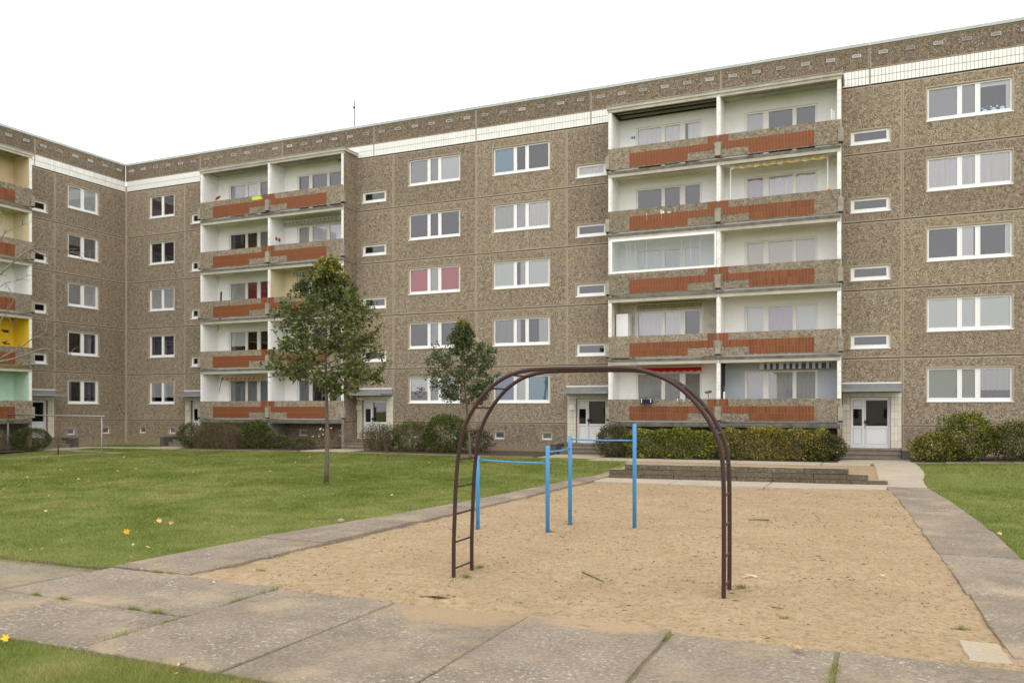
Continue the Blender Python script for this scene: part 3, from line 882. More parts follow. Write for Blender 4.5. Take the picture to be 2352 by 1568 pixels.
RED_TILES = {}
def put_tiles(root, lst, name, material, cam_local, limit, gap, y0f, y1f, parentf=None):
    """the nearest pieces as objects (shared mesh), the rest joined"""
    key = lambda t: (t[0]-cam_local[0])**2 + (t[2]-cam_local[2])**2 + (cam_local[1])**2
    lst = sorted(lst, key=key)
    meshes = {}
    rest = MB()
    for k, t in enumerate(lst):
        a_, b_, c_, d_ = t[:4]
        par = t[4] if len(t) > 4 else root
        if k < limit:
            w = round(b_-a_, 4); h = round(d_-c_, 4)
            me = meshes.get((w, h))
            if me is None:
                me = meshes[(w, h)] = MB().box(gap/2-w/2, y0f, gap/2-h/2, w/2-gap/2, y1f, h/2-gap/2).mesh(name, material)
            o = link(name, me, par, ((a_+b_)/2, 0, (c_+d_)/2))
            o.location.y = random.uniform(-.0015, .0015)
            if len(t) > 5: o.location.y += t[5]
            o.rotation_euler = (random.gauss(0, .004), random.gauss(0, .003), random.gauss(0, .006))
        else:
            dy = t[5] if len(t) > 5 else 0
            rest.box(a_+gap/2, y0f+dy, c_+gap/2, b_-gap/2, y1f+dy, d_-gap/2)
    if rest.f:
        tag(rest.build(name, material, root), kind='stuff')

def attic(root, s0, s1, blocks):
    k = math.floor(s0/6)
    edges = sorted({s0, s1} | {6.0*i for i in range(k, int(s1/6)+2) if s0 < 6*i < s1})
    for a_, b_ in zip(edges[:-1], edges[1:]):
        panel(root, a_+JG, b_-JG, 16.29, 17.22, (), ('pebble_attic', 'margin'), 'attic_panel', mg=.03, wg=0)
        w = MB(); w.box(a_+.004, -.05, 17.235, b_-.004, .5, 17.36, 0)
        w.build('roof_cap', 'cap', root)
        q = a_
    MB().box(s0, .02, 17.21, s1, .3, 17.235).build('roof_edge_shadow_gap', 'cap_edge', root)
    i = math.ceil(s0-.5)
    while i+.5+.2 < s1:
        x = i+.5
        if x-.2 > s0:
            v = MB(); dz = random.uniform(-.008, .008)
            z0, z1 = 16.815+dz, 16.945+dz
            v.box(x-.17, -.03, z0, x+.17, .0, z0+.022); v.box(x-.17, -.03, z1-.022, x+.17, 0, z1)
            v.box(x-.17, -.029, z0+.022, x-.145, 0, z1-.022); v.box(x+.145, -.029, z0+.022, x+.17, 0, z1-.022)
            v.quad((x-.145, -.001, z0+.02), (x+.145, -.001, z0+.02), (x+.145, -.001, z1-.02), (x-.145, -.001, z1-.02), 1)
            if random.random() > .18:
                v.quad((x-.145, -.028, z0+.035), (x+.145, -.028, z0+.035), (x+.145, -.006, z0+.06), (x-.145, -.006, z0+.06))
                v.quad((x-.145, -.028, z0+.068), (x+.145, -.028, z0+.068), (x+.145, -.006, z0+.093), (x-.145, -.006, z0+.093))
            v.build('vent', ['vent', 'cap_edge'], root)
        i += 1
    # frieze, left out where the balcony blocks stand in front
    for b0, b1 in blocks:
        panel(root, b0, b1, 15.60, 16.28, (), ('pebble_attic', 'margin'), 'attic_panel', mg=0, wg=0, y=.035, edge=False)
    c = s0+.08
    for b0, b1 in blocks + [(s1, s1)]:
        lo = c
        for e in [6.0*i for i in range(k, int(s1/6)+2) if c < 6*i < b0] + [b0]:
            if e-.02-lo > .1: white_band(root, lo, e-(.03 if e != b0 else 0))
            if e != b0: MB().box(e-.029, .012, 15.62, e+.029, .035, 16.27).build('frieze_joint', 'margin', root)
            lo = e+.03
        c = b1

DOORS = {'apartment_building': [4.8, 16.8, 28.8, 40.8], 'apartment_building.001': [-7.2]}
def joints(root, s0, s1):
    """sealed joints behind the panel gaps"""
    mb = MB(); mb.box(s0, .045, -.4, s1, .058, 17.2)
    # openings would be covered by one sheet: build strips instead
    mb = MB()
    for z in (4.41, 7.21, 10.01, 12.81, 15.61, 16.29):
        mb.box(s0, .022, z-.03, s1, .05, z+.03, 0)
    x = s0
    for c in DOORS[root.name] + [999]:
        e = min(c, s1)
        if e-x > .05 and e > s0: mb.box(x, .028, 1.62, e, .05, 1.68, 0)
        x = max(x, c+2.4) if c >= s0-.3 else x
        if x >= s1: break
    return mb.build('joint_seal', 'joint', root)

def vjoints(root, xs_):
    mb = MB()
    for x in xs_:
        mb.box(x-.03, .018, -.4, x+.03, .047, 15.6)
    k = mb.build('joint_seal', 'joint_tan', root)

def entrance(root, c, contents=(None,)*4, lip_left=.75):
    """stair column: four landing windows, door, tiled jambs and canopy; c = left edge of the 2.4 m bay"""
    for f, (z0, z1) in enumerate(storey_edges()):
        if f == 0:
            panel(root, c+JG, c+2.4-JG, 3.02, z1-JZ, ())
        else:
            w = (c+.48, c+1.95, 4.81+FL[f-1], 5.40+FL[f-1])
            # landing window sits low in the storey above
            panel(root, c+JG, c+2.4-JG, z0+JZ, z1-JZ, [w])
            window(root, *w, [(w[0]+.13, w[1]-.13)], [contents[f-1]], bot=.16, top=.10)
    # jambs: backing + tiles
    mb = MB()
    mb.box(c+.02, .012, .72, c+.46, .30, 2.82); mb.box(c+1.98, .012, .72, c+2.38, .30, 2.82)
    mb.build('door_jamb', 'grout', root)
    MB().box(c+.02, .004, 2.82, c+2.38, .30, 3.0).build('door_lintel', 'white_old', root)
    ts = []
    for x0, n in ((c+.025, 3), (c+1.985, 3)):
        w = (.43 if n == 3 and x0 < c+1 else .39)/n
        for i in range(n):
            for j in range(7):
                ts.append((x0+i*w, x0+(i+1)*w, .74+j*.296, .74+(j+1)*.296, root, 0))
    for a_, b_, z0, z1, r_, _ in ts:
        MB().box(a_+.005, 0, z0+.005, b_-.005, .012, z1-.005).build('entrance_tile', 'entry_tile', root)
    # door
    d0, d1, y = c+.462, c+1.978, .16
    mb = MB()
    zs = [.72, .90, 1.54, 1.62, 2.66, 2.80]
    sl = (c+.56, c+.90); dl = (c+1.05, c+1.86)
    mb.box(d0, y, 2.69, d1, y+.07, 2.80); mb.box(d0, y, .72, d1, y+.07, .88)
    for x0, x1 in ((d0, sl[0]), (sl[1], dl[0]), (dl[1], d1)): mb.box(x0, y+.001, .88, x1, y+.069, 2.69)
    for l, zz_ in ((sl, [(1.53, 1.63), (2.33, 2.41)]), (dl, [(1.53, 1.63)])):
        for z0, z1 in zz_: mb.box(l[0], y+.002, z0, l[1], y+.068, z1)
    mb.box(sl[0]+.012, y+.02, .892, sl[1]-.012, y+.05, 1.518); mb.box(dl[0]+.012, y+.02, .892, dl[1]-.012, y+.05, 1.518)
    mb.box(sl[0]+.012, y+.02, 2.422, sl[1]-.012, y+.05, 2.678)
    for l, z0, z1 in ((sl, .88, 1.53), (dl, .88, 1.53), (sl, 2.41, 2.69)):
        mb.quad((l[0], y+.055, z0), (l[1], y+.055, z0), (l[1], y+.055, z1), (l[0], y+.055, z1), 1)
    for x0, x1, z0, z1 in ((dl[0]-.05, dl[0]-.042, .74, 2.74), (dl[1]+.045, dl[1]+.053, .74, 2.74)):
        mb.box(x0, y-.002, z0, x1, y+.001, z1, 1)
    f = mb.build('entrance_door', ['door_white', 'groove'], root)
    for l, z0, z1 in ((sl, 1.63, 2.33), (dl, 1.63, 2.69)):
        MB().quad((l[0], y+.035, z0), (l[1], y+.035, z0), (l[1], y+.035, z1), (l[0], y+.035, z1)).build('pane', 'glass', f)
    h = MB(); h.box(dl[0]-.07, y-.05, 1.74, dl[0]+.10, y-.01, 1.84); h.box(dl[0]-.04, y-.012, 1.52, dl[0]-.015, y, 1.9)
    h.build('door_handle', 'black', f)
    MB().box(c+.14, -.07, 2.28, c+.40, 0, 2.52).build('letter_box', 'pvc', root)
    # canopy
    cp = MB()
    cp.box(c+.02, -1.08, 3.03, c+2.36, -.012, 3.115); cp.box(c+.02, -1.10, 3.02, c+2.36, -1.08, 3.13)
    cp.box(c+.02, -.07, 3.115, c+2.36, -.012, 3.36)
    cp.box(c+.0, -.085, 3.36, c+2.38, -.012, 3.42, 1)
    o = cp.build('canopy', ['zinc', 'sill'], root)
    return o

def balcony_block(root, B, paints, contents, skip_low=False):
    """two bays of loggias, 9.6 m wide; centre line at B+12"""
    YF = -1.22
    cx_ = B+12.06
    mid = B+12.01, B+12.165
    L0, R1 = B+7.2, B+16.95
    for x0, x1, outer in ((B+7.22, B+7.37, -1), (mid[0], mid[1], 0), (B+16.80, B+16.95, 1)):
        mb = MB()
        mb.box(x0, YF, 1.56, x1, 0, 15.72)
        # pebble on the outer face of the end walls
        for k in range(6):
            if (outer == 1 and k == 3) or (outer == -1 and k == 5): mb.mi[k] = 1
            if k == 2: mb.mi[k] = 2
        mb.build('side_wall', ['white', 'pebble', 'white_old'], root)
        MB().box(x0+.003, YF+.004, -.4, x1-.003, 0, 1.558).build('plinth_pier', 'concrete' if not outer else 'pebble', root)
        if outer:   # dark joint lines in the end wall at each floor
            q = MB(); xx = x1 if outer == 1 else x0
            for z in (1.65, 4.41, 7.21, 10.01, 12.81):
                q.box(xx-.004, YF+.01, z-.012, xx+.004, -.01, z+.012)
            q.build('side_wall_joint', 'joint', root)
    bays = ((B+7.37, mid[0], [(B+8.26, B+9.33), (B+9.50, B+10.17), (B+10.42, B+11.06)], B+8.16, B+11.16),
            (mid[1], B+16.80, [(B+13.12, B+13.77), (B+14.01, B+14.98), (B+15.14, B+15.89)], B+13.0, B+15.99))
    for f in range(5):
        z = FL[f]
        for bi, (x0, x1, lights, wa, wb) in enumerate(bays):
            pm = paints.get((f, bi), 'white')
            panel(root, x0, x1, z+1.7, z+(4.42 if f < 4 else 4.55), [(wa, wb, z+1.78, z+3.98)], (pm,), 'loggia_wall', mg=0, wg=0, edge=False)
            for l0, l1 in ((x0+.001, x0+.012), (x1-.012, x1-.001)):
                MB().box(l0, YF+(.02 if pm != 'white' else .09), z+1.74, l1, -.001, z+4.41).build('wall_lining', pm, root)
            window(root, wa, wb, z+1.78, z+3.98, lights, contents.get((f, bi), [None]*3), y=.06, sill=False, fm='pvc_old', bot=.35, top=.08)
            # floor slab with moulded underside
            sb = MB()
            e0 = x0-(.135 if bi == 0 else .07); e1 = x1+(.135 if bi == 1 else .07)
            e1 -= .01 if bi == 0 else 0
            sb.box(e0, YF-.035, z+1.625, e1, -.002, z+1.735, 0)
            # moulded underside: front beam, ribs and the recessed field
            sb.box(e0+.01, YF-.015, z+(1.48 if f else 1.56), e1-.01, YF+.15, z+1.625, 2 if f else 0)
            sb.box(x0+.02, -.16, z+1.56, x1-.02, -.004, z+1.625, 1)
            sb.quad((x0, YF+.15, z+1.621), (x0, -.16, z+1.621), (x1, -.16, z+1.621), (x1, YF+.15, z+1.621), 1)
            sb.box(x0+.06, YF+.42, z+1.585, x1-.06, YF+.50, z+1.62, 1)
            # parapet = the balcony, slab and tiles below it
            p0 = B+7.22 if bi == 0 else cx_+.035; p1 = cx_+.01 if bi == 0 else B+16.93
            pb = MB(); pb.box(p0, YF-.085, z+1.80, p1, YF-.005, z+2.755, 0, 1)
            bal = pb.build('balcony', ['pebble_parapet', 'concrete'], root)
            sb.build('floor_slab', ['slab_edge', 'ceiling', 'fascia'], bal)
            # tile field
            sgn = -1 if bi == 0 else 1
            def rect(d0, d1, z0, z1):
                a_, b_ = sorted((cx_+.02+sgn*d0, cx_+.02+sgn*d1)); return a_, b_, z0, z1
            gr = MB(); g = .004
            for d0, d1, z0, z1 in ((1.28, 3.86, 1.845, 2.15), (.19, 3.86, 2.15, 2.455), (.045, .44, 2.455, 2.755)):
                a_, b_, c_, d_ = rect(d0, d1, z+z0, z+z1)
                gr.box(a_, YF-.089, c_, b_, YF-.0851, d_)
                n = round((b_-a_)/.129); p = (b_-a_)/n
                for i in range(n):
                    if f == 4 and random.random() < .0: continue
                    RED_TILES.setdefault(root.name, []).append((a_+i*p, a_+(i+1)*p, c_, d_, bal, YF-.0925))
            gr.build('tile_bed', 'grout', bal)
            if bi == 1:
                br = MB(); br.box(cx_-.09, YF-.19, z+1.86, cx_+.15, YF-.086, z+2.43)
                br.box(cx_-.07, YF-.17, z+1.80, cx_+.13, YF-.09, z+1.86, 1)
                br.build('bracket', ['concrete', 'black'], bal)
            ex = (B+7.12, B+7.30) if bi == 0 else (B+16.83, B+17.03)
            br = MB(); br.box(ex[0], YF-.12, z+1.86, ex[1], YF+.06, z+2.43); br.box(ex[0]+.02, YF-.1, z+1.8, ex[1]-.02, YF+.03, z+1.86, 1)
            br.build('bracket', ['concrete', 'black'], bal)
    # top roof slab of the loggia stack
    for bi, (x0, x1, *_r) in enumerate(bays):
        e0 = B+7.16 if bi == 0 else cx_+.03; e1 = cx_+.015 if bi == 0 else B+17.02
        tb = MB(); tb.box(e0, YF-.06, 15.73, e1, -.002, 15.86, 0); tb.box(e0-.01, YF-.085, 15.86, e1+.01, -.002, 15.90, 1)
        tb.box(e0+.06, YF-.02, 15.60, e1-.06, YF+.14, 15.73, 0); tb.box(x0+.06, YF+.55, 15.68, x1-.06, YF+.62, 15.73, 0)
        tb.build('loggia_roof', ['fascia', 'concrete'], root)
    # basement below the lowest slab
    for x0, x1, *_r in bays:
        bs = [(x0+.95, x0+1.5, .86, 1.2), (x0+3.5, x0+4.05, .86, 1.2)]
        panel(root, x0, x1, -.4, 1.56, bs, ('pebble', 'margin'), 'plinth_panel', mg=0, wg=.05)
        for b_ in bs: basement_window(root, *b_, .1)

def core(root, s0, s1, y1=11.0):
    """inside of the block: floors, a dark corridor wall, rear wall and roof"""
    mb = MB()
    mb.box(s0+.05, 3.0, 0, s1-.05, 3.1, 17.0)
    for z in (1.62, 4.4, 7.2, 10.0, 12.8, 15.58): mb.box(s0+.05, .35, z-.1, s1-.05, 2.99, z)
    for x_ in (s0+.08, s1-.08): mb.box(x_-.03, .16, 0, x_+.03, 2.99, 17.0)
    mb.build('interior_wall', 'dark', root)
    rb = MB(); rb.box(s0, .32, 17.0, s1, y1, 17.2, 0); rb.box(s0, y1, -.4, s1, y1+.1, 17.2, 1)
    rb.build('roof', ['roofing', 'render'], root)

# ---- main block
main = thing('apartment_building', 'long five-storey pebble-concrete apartment block facing the playground, balconies with terracotta tile panels', 'building', (0, 0, 0))
tri = lambda a_: [(a_+.07, a_+1.07), (a_+1.24, a_+1.69), (a_+1.87, a_+2.88)]
c2 = lambda a_: [(a_+.12, a_+.95), (a_+1.13, a_+1.92)]
window_column(main, 0, 4.8, 1.95, 3.98, c2(1.95), [
    [('c_lace', .78), ('c_lace', .78)], ['c_purple', 'c_purple'], ['c_lace', 'c_lace'], [None, None], ['c_darkred', ('c_darkred', 1)]],
    bases=(1.1, 3.5))
entrance(main, 4.8)
balcony_block(main, 0, {(2, 1): 'cream'}, {
    (4, 0): ['c_grey', 'c_lace', None], (4, 1): [None, None, None],
    (3, 0): [None, None, 'c_dim'], (3, 1): ['c_grey', 'c_lace', 'c_lace'],
    (2, 0): ['c_grey', 'c_magenta', 'c_magenta'], (2, 1): [None, None, None],
    (1, 0): [('c_blind', .45), None, None], (1, 1): ['c_dim', None, None],
    (0, 0): ['c_dim', 'c_dim', 'c_dim'], (0, 1): ['c_dim', None, None]})
entrance(main, 16.8, (None, None, None, None))
window_column(main, 19.2, 24.0, 20.13, 23.10, tri(20.13), [
    [('c_lace', .6), 'c_dim', 'c_dim'], [None, 'c_plain', None], ['c_red', 'c_grey', 'c_red'], [None, None, None], ['c_plain', 'c_plain', 'c_white']],
    bases=(20.2, 22.6))
window_column(main, 24.0, 28.8, 24.95, 27.93, tri(24.95), [
    ['c_deepblue', 'c_blind', 'c_blue'], ['c_dim', ('c_grey', 1, 0, .4), ('c_grey', 1, .5, 1)], ['c_blind', ('c_grey', 1, .4, 1), 'c_blind'], ['c_grey', 'c_grey', 'c_lace'], ['c_blue', None, None]],
    bases=(25.0, 27.5))
entrance(main, 28.8, (None, None, None, 'c_lace'))
balcony_block(main, 24, {(0, 1): 'blue_grey', (1, 0): 'dirty'}, {
    (4, 0): [('c_lace', .85), 'c_lace', ('c_lace', 1, .2, 1)], (4, 1): ['c_grey', None, None],
    (3, 0): [None, None, None], (3, 1): ['c_lilac', 'c_lace', 'c_lace'],
    (2, 0): ['c_lace', 'c_grey', 'c_lace'], (2, 1): ['c_beige', ('c_beige', .85), ('c_beige', .85)],
    (1, 0): ['c_lace', 'c_lace', None], (1, 1): ['c_blind', 'c_lilac', 'c_blind'],
    (0, 0): ['c_grey', 'c_grey', 'c_dim'], (0, 1): ['c_grey', ('c_grey', .75), ('c_grey', .7)]})
entrance(main, 40.8, (None, None, None, None))
jw = window_column(main, 43.2, 48.0, 44.10, 47.05, tri(44.10), [
    ['c_blind', 'c_blind', ('c_grey', .74)], ['c_blind', 'c_blind', 'c_blind'], [None, ('c_white', 1, .05, .85), ('c_white', 1, .82, 1)], ['c_lace', 'c_lace', 'c_lace'], ['c_plain', 'c_plain', [('c_white', 1, .85, 1), ('c_white', .15)]]],
    bases=(44.0,))
window_column(main, 48.0, 52.8, 48.9, 51.85, tri(48.9), [[None, 'c_grey', None]]*5)
joints(main, 0, 7.2); joints(main, 16.95, 31.2); joints(main, 40.95, 52.8)
vjoints(main, [4.8, 7.19, 16.96, 19.2, 24, 28.8, 31.19, 40.97, 43.2, 48.0])
MB().box(.0, -.012, -.3, .13, .03, 16.0).build('corner_strip', 'margin', main)
attic(main, 0, 52.8, [(7.1, 15.7), (31.1, 40.9)])
core(main, 0, 52.8)
cam_l = (CAM[0], CAM[1], CAM[2])
put_tiles(main, RED_TILES['apartment_building'], 'parapet_tile', 'red_tile', cam_l, 300, .008, -.0045, .004)
put_tiles(main, WHITE_TILES['apartment_building'], 'frieze_tile', 'white_tile', cam_l, 300, .012, .0, .028)

# awnings and fittings on the main block
awning(main, 32.22, 35.22, 4.20, 3.97, -.40, ('awn_red',), scal=.3, label='red awning with a white front bar', top='pvc')
awning(main, 37.68, 40.52, 4.27, 4.02, -.40, ('awn_white', 'awn_blue'), .13, None, label='blue and white striped awning')
awning(main, 32.28, 35.16, 7.07, 6.86, -.22, ('awn_tan', 'awn_slate'), .08, .24, label='tan and grey striped awning')
aw = awning(main, 36.57, 40.42, 12.68, 12.49, -1.0, ('awn_white', 'awn_yellow'), .16, .5, label='yellow and white striped awning on two poles')
for x in (36.56, 40.43):
    MB().tube([(x, -.97, 11.3+2.755-2.8+.0), (x, -.97, 12.66)], .016, 6).build('awning_pole', 'pvc', aw)
aw = awning(main, 8.02, 11.0, 4.12, 3.92, -.45, ('awn_orange', 'awn_cream'), .16, .32, label='orange and cream striped awning')
MB().tube([(8.04, -.40, 4.12), (8.08, -.7, 3.3), (8.15, -.68, 3.22)], .014, 6).build('awning_arm', 'black', aw)
awning(main, 12.4, 16.1, 12.60, 12.38, -.35, ('awn_grey', 'awn_pale'), .13, .26, label='grey striped awning')
awning(main, 12.9, 16.2, 9.82, 9.60, -.35, ('awn_pale', 'awn_grey'), .10, .2, label='pale striped awning in the cream loggia')
for s in (32.2, 35.24):   # folded awning arms
    MB().tube([(s, -.2, 7.0), (s, -.25, 5.2), (s+.02, -.22, 4.75)], .014, 6).build('awning_arm', 'pvc_old', main)

# glazed balcony, third floor left bay of the right block
gz0, gz1 = 5.6+2.76, 5.6+4.30
gb = MB(); yg = -1.235
gb.box(31.30, yg-.05, gz0, 36.0, yg+.05, gz0+.10); gb.box(31.30, yg-.05, gz1-.11, 36.0, yg+.05, gz1)
gb.box(31.30, yg-.05, gz0+.1, 31.42, yg+.05, gz1-.11); gb.box(35.93, yg-.05, gz0+.1, 36.0, yg+.05, gz1-.11)
gf = gb.build('balcony_glazing', 'pvc', main)
px = [31.42, 32.45, 32.95, 33.7, 34.5, 35.2, 35.93]
for a_, b_ in zip(px[:-1], px[1:]):
    MB().quad((a_, yg, gz0+.1), (b_-.006, yg, gz0+.1), (b_-.006, yg, gz1-.11), (a_, yg, gz1-.11)).build('pane', 'clear', gf)
for x, ln in ((32.05, .95), (32.2, .75), (32.45, .9), (32.95, 1.35), (33.7, .95), (34.5, .8), (34.9, 1.0), (35.3, 1.3)):
    MB().tube([(x, yg+.06, gz1-.11), (x+.01, yg+.06, gz1-.11-ln)], .006, 5).build('pull_cord', 'pvc', gf)

# dark panel on the ground-floor party wall, right bay; corner stains are in the paint
MB().box(36.18, -1.1, 1.8, 36.20, -.15, 4.33).build('privacy_screen', 'darkpanel', main)
MB().box(31.45, -.75, 4.6, 32.0, -.15, 6.62).build('balcony_cupboard', 'pvc', main, origin=(31.7, -.4, 4.6))
# stickers in the top right window
st = MB()
for x, z, r in ((46.13, 13.98, .085), (46.43, 14.0, .09), (46.72, 14.02, .09), (46.30, 13.97, .03), (46.34, 14.12, .035), (46.55, 14.12, .04), (46.05, 14.1, .03), (46.2, 14.14, .02)):
    st.poly([(x+r*math.cos(t*math.pi/8), .108, z+r*math.sin(t*math.pi/8)) for t in range(16)])
st.build('window_sticker', 'sticker', main)
# white splashes on the fourth-floor tiles
sp = MB()
for x, z, w, h in ((32.98, 10.62, .03, .30), (33.1, 10.66, .02, .2), (33.25, 10.72, .16, .03), (33.62, 10.6, .05, .42), (33.7, 10.85, .08, .12), (33.93, 10.83, .12, .07), (34.25, 10.68, .015, .35)):
    sp.box(x, -1.3165+.0, z, x+w, -1.3135, z+h)
sp.build('paint_splash', 'paint_white', main)
# peeling paint along the ceiling of the top left bay and the joint leaks
pe = MB()
for i in range(26):
    x = 33.1+random.random()*2.5; w = random.uniform(.03, .16); h = random.uniform(.02, .10)
    pe.poly([(x, -.006, 15.70), (x+w, -.006, 15.70), (x+w*.8, -.006, 15.70-h*.6), (x+w*.45, -.006, 15.70-h), (x+w*.1, -.006, 15.70-h*.4)])
pe.build('peeling_patch', 'concrete', main)
bl = MB()
for s in (.0,):
    bl.box(31.40, -1.13, 15.585, 36.0, -1.0, 15.64); bl.box(31.45, -.62, 15.60, 35.98, -.53, 15.66); bl.box(31.4, -.09, 15.60, 36.0, -.02, 15.66)
    bl.box(31.40, -1.0, 15.60, 31.50, -.09, 15.66); bl.box(35.9, -1.0, 15.60, 35.98, -.09, 15.66)
bl.build('ceiling_batten', 'darkpanel', main)

v, f = sprig_mesh(20.75, .16, 2.85, .55, 90, .16, .14)
link('window_plant', np_mesh('window_plant', v, f, 'l_green', np.repeat(np.random.default_rng(2).random(90), 4)), main)
# ---- wing at the left
wing = thing('apartment_building', 'shorter left wing of the block, standing at a right angle, with yellow and mint balconies', 'building', (0, 0, 0), rz=R(90))
wc = lambda a_: [(a_+.10, a_+.88), (a_+1.10, a_+1.88)]
window_column(wing, -4.8, 0, -3.96, -1.93, wc(-3.96), [
    [('c_dim', 1, 0, .3), None], [None, ('c_dim', 1, .2, .7)], ['c_grey', 'c_lace'], [('c_dim', .5), 'c_dim'], ['c_blind', 'c_blind']],
    bases=(-3.98, -1.62))
entrance(wing, -7.2)
balcony_block(wing, -24, {(4, 1): 'beige', (3, 1): 'cream', (1, 1): 'yellow', (0, 1): 'mint', (4, 0): 'white'}, {})
window_column(wing, -21.6, -16.95, -20.6, -18.5, wc(-20.6), [[None, 'c_grey']]*5)
joints(wing, -7.2, 0); joints(wing, -21.6, -16.95)
vjoints(wing, [-4.8, -7.19, -16.96])
attic(wing, -21.6, 0, [(-17.0, -7.3)])
core(wing, -21.6, 0)
q = wing.name
cam_w = (CAM[1], -CAM[0], CAM[2])
put_tiles(wing, RED_TILES[q], 'parapet_tile', 'red_tile', cam_w, 0, .008, -.0045, .004) if False else None
near = [t for t in RED_TILES[q] if t[0] > -9.8]; far = [t for t in RED_TILES[q] if t[0] <= -9.8]
put_tiles(wing, near, 'parapet_tile', 'red_tile', cam_w, 300, .008, -.0045, .004)
put_tiles(wing, [t for t in far], 'parapet_tile', 'red_tile', cam_w, 0, .008, -.0045, .004)
put_tiles(wing, WHITE_TILES[q], 'frieze_tile', 'white_tile', cam_w, 300, .012, .0, .028)
# dark shapes on the yellow balcony wall
dk = MB()
for s, z, w in ((-7.9, 6.45, .4), (-7.8, 6.38, .3), (-8.7, 6.4, .45), (-8.6, 6.32, .25), (-7.75, 5.75, .3), (-7.85, 5.82, .2), (-8.6, 5.6, .3)):
    dk.box(s, -.03, z, s+w, -.004, z+.06)
dk.build('wall_ornament', 'black', wing)

# ------------------------------------------------------------------ things on the balconies and the roof
def solo(mb, name, mats, label, cat, loc, smooth=False, group=None):
    o = mb.build(name, mats, None, smooth, origin=loc)
    return tag(o, label, cat, group)

ant = thing('roof_antenna', 'thin roof antenna mast with a leaning stay above the left balconies', 'antenna', (14.7, 3, 17.2))
MB().tube([(14.7, 3, 17.2), (14.7, 3, 20.1)], .034, 6).build('mast', 'black', ant)
MB().tube([(14.72, 3, 18.45), (15.3, 3, 18.9), (15.9, 3.0, 19.35)], .016, 5).build('stay', 'galv', ant)
MB().tube([(14.7, 2.95, 19.7), (14.7, 3.05, 19.7)], .06, 6).build('clamp', 'black', ant)

fb = thing('flower_box', 'navy flower box hanging on the lowest balcony under the red awning', 'flower box', (33.0, -1.45, 2.6))
b_ = MB(); b_.hexa([(32.79, -1.52, 2.58), (33.27, -1.52, 2.58), (33.27, -1.36, 2.58), (32.79, -1.36, 2.58)], [(32.76, -1.54, 2.73), (33.30, -1.54, 2.73), (33.30, -1.34, 2.73), (32.76, -1.34, 2.73)])
b_.build('planter', 'navy', fb)
h_ = MB()
for x in (32.82, 33.22): h_.box(x, -1.55, 2.60, x+.03, -1.53, 2.76); 
h_.build('hook', 'pvc', fb)
v, f = sprig_mesh(33.03, -1.44, 2.73, .14, 60, .13, .05)
link('plant', np_mesh('plant', v - np.array((33.0, -1.45, 2.6)), f, 'l_green', np.repeat(np.random.default_rng(1).random(60), 4)), fb, (33.0, -1.45, 2.6)).location = (0, 0, 0)

for k, x in enumerate((34.35, 34.62, 34.88)):
    b_ = MB(); b_.box(x, -1.33, 2.66, x+.03, -1.312, 2.78); b_.box(x, -1.312, 2.757, x+.03, -1.2, 2.775)
    o = solo(b_, 'parapet_hook', 'pvc', 'small white hook clipped over the lowest parapet right of the flower box', 'hook', (x, -1.32, 2.66), group='white hooks on the parapet')

br = thing('broom', 'upside-down broom leaning on the party wall of the balcony under the red awning', 'broom', (35.72, -.9, 1.75))
MB().tube([(35.72, -.9, 1.75), (35.62, -1.0, 3.02)], .014, 6).build('handle', 'stick', br)
b_ = MB(); b_.hexa([(35.52, -1.05, 2.98), (35.78, -1.05, 3.03), (35.78, -.97, 3.03), (35.52, -.97, 2.98)], [(35.46, -1.07, 3.07), (35.74, -1.07, 3.13), (35.74, -.95, 3.13), (35.46, -.95, 3.07)])
b_.build('bristle_head', 'bristle', br)
b_ = MB(); b_.tube([(36.36, -.9, 1.75), (36.28, -.95, 3.3)], .015, 6)
solo(b_, 'broom_stick', 'galv', 'thin grey stick leaning in the corner of the blue-grey balcony', 'stick', (36.36, -.9, 1.75))
b_ = MB(); b_.tube([(36.30, -1.05, 1.75), (36.30, -1.05, 3.02), (36.30, -1.05, 3.06)], [.045, .045, .03], 10)
solo(b_, 'white_tube', 'pvc_old', 'short white tube standing beside the dark screen of the blue-grey balcony', 'tube', (36.3, -1.05, 1.75))

fl = thing('flag', 'small black, red and gold flag standing behind the top balcony parapet at left', 'flag', (8.05, -.95, 13.7))
MB().tube([(8.2, -.95, 13.6), (8.1, -.95, 14.3)], .008, 5).build('pole', 'stick', fl)
for i, m in enumerate(('black', 'flag_red', 'flag_gold')):
    o_ = .13*(2-i)
    MB().quad((8.1-.05*i, -.95, 14.27-.09*i), (8.42-.05*i, -.93, 14.35-.09*i), (8.40-.05*i, -.93, 14.26-.09*i), (8.08-.05*i, -.95, 14.18-.09*i)).build('stripe', m, fl)
b_ = MB()
for i in range(8):
    a0, a1 = 11.0+i*.09, 11.0+(i+1)*.09
    w0, w1 = .02*math.sin(i*1.3), .02*math.sin((i+1)*1.3)
    b_.quad((a0, -1.325+w0*.3, 13.72+w0), (a1, -1.325+w1*.3, 13.72+w1), (a1, -1.30, 13.965), (a0, -1.30, 13.965))
    b_.quad((a0, -1.30, 13.965), (a1, -1.30, 13.965), (a1, -1.19, 13.97), (a0, -1.19, 13.97))
solo(b_, 'cloth', 'lime', 'lime green cloth hanging over the top parapet of the left balconies', 'cloth', (11.3, -1.3, 13.9))
for k, (y_, z_) in enumerate(((-.75, 11.65), (-.5, 11.62))):
    b_ = MB(); b_.tube([(12.19, y_, z_-.09), (12.2, y_, z_), (12.19, y_, z_+.1)], [.03, .075, .02], 8)
    solo(b_, 'wall_pot', 'darkred', 'small round dark red pot on the party wall under the grey striped awning', 'pot', (12.2, y_, z_-.09), True, 'red pots on the white balcony wall')
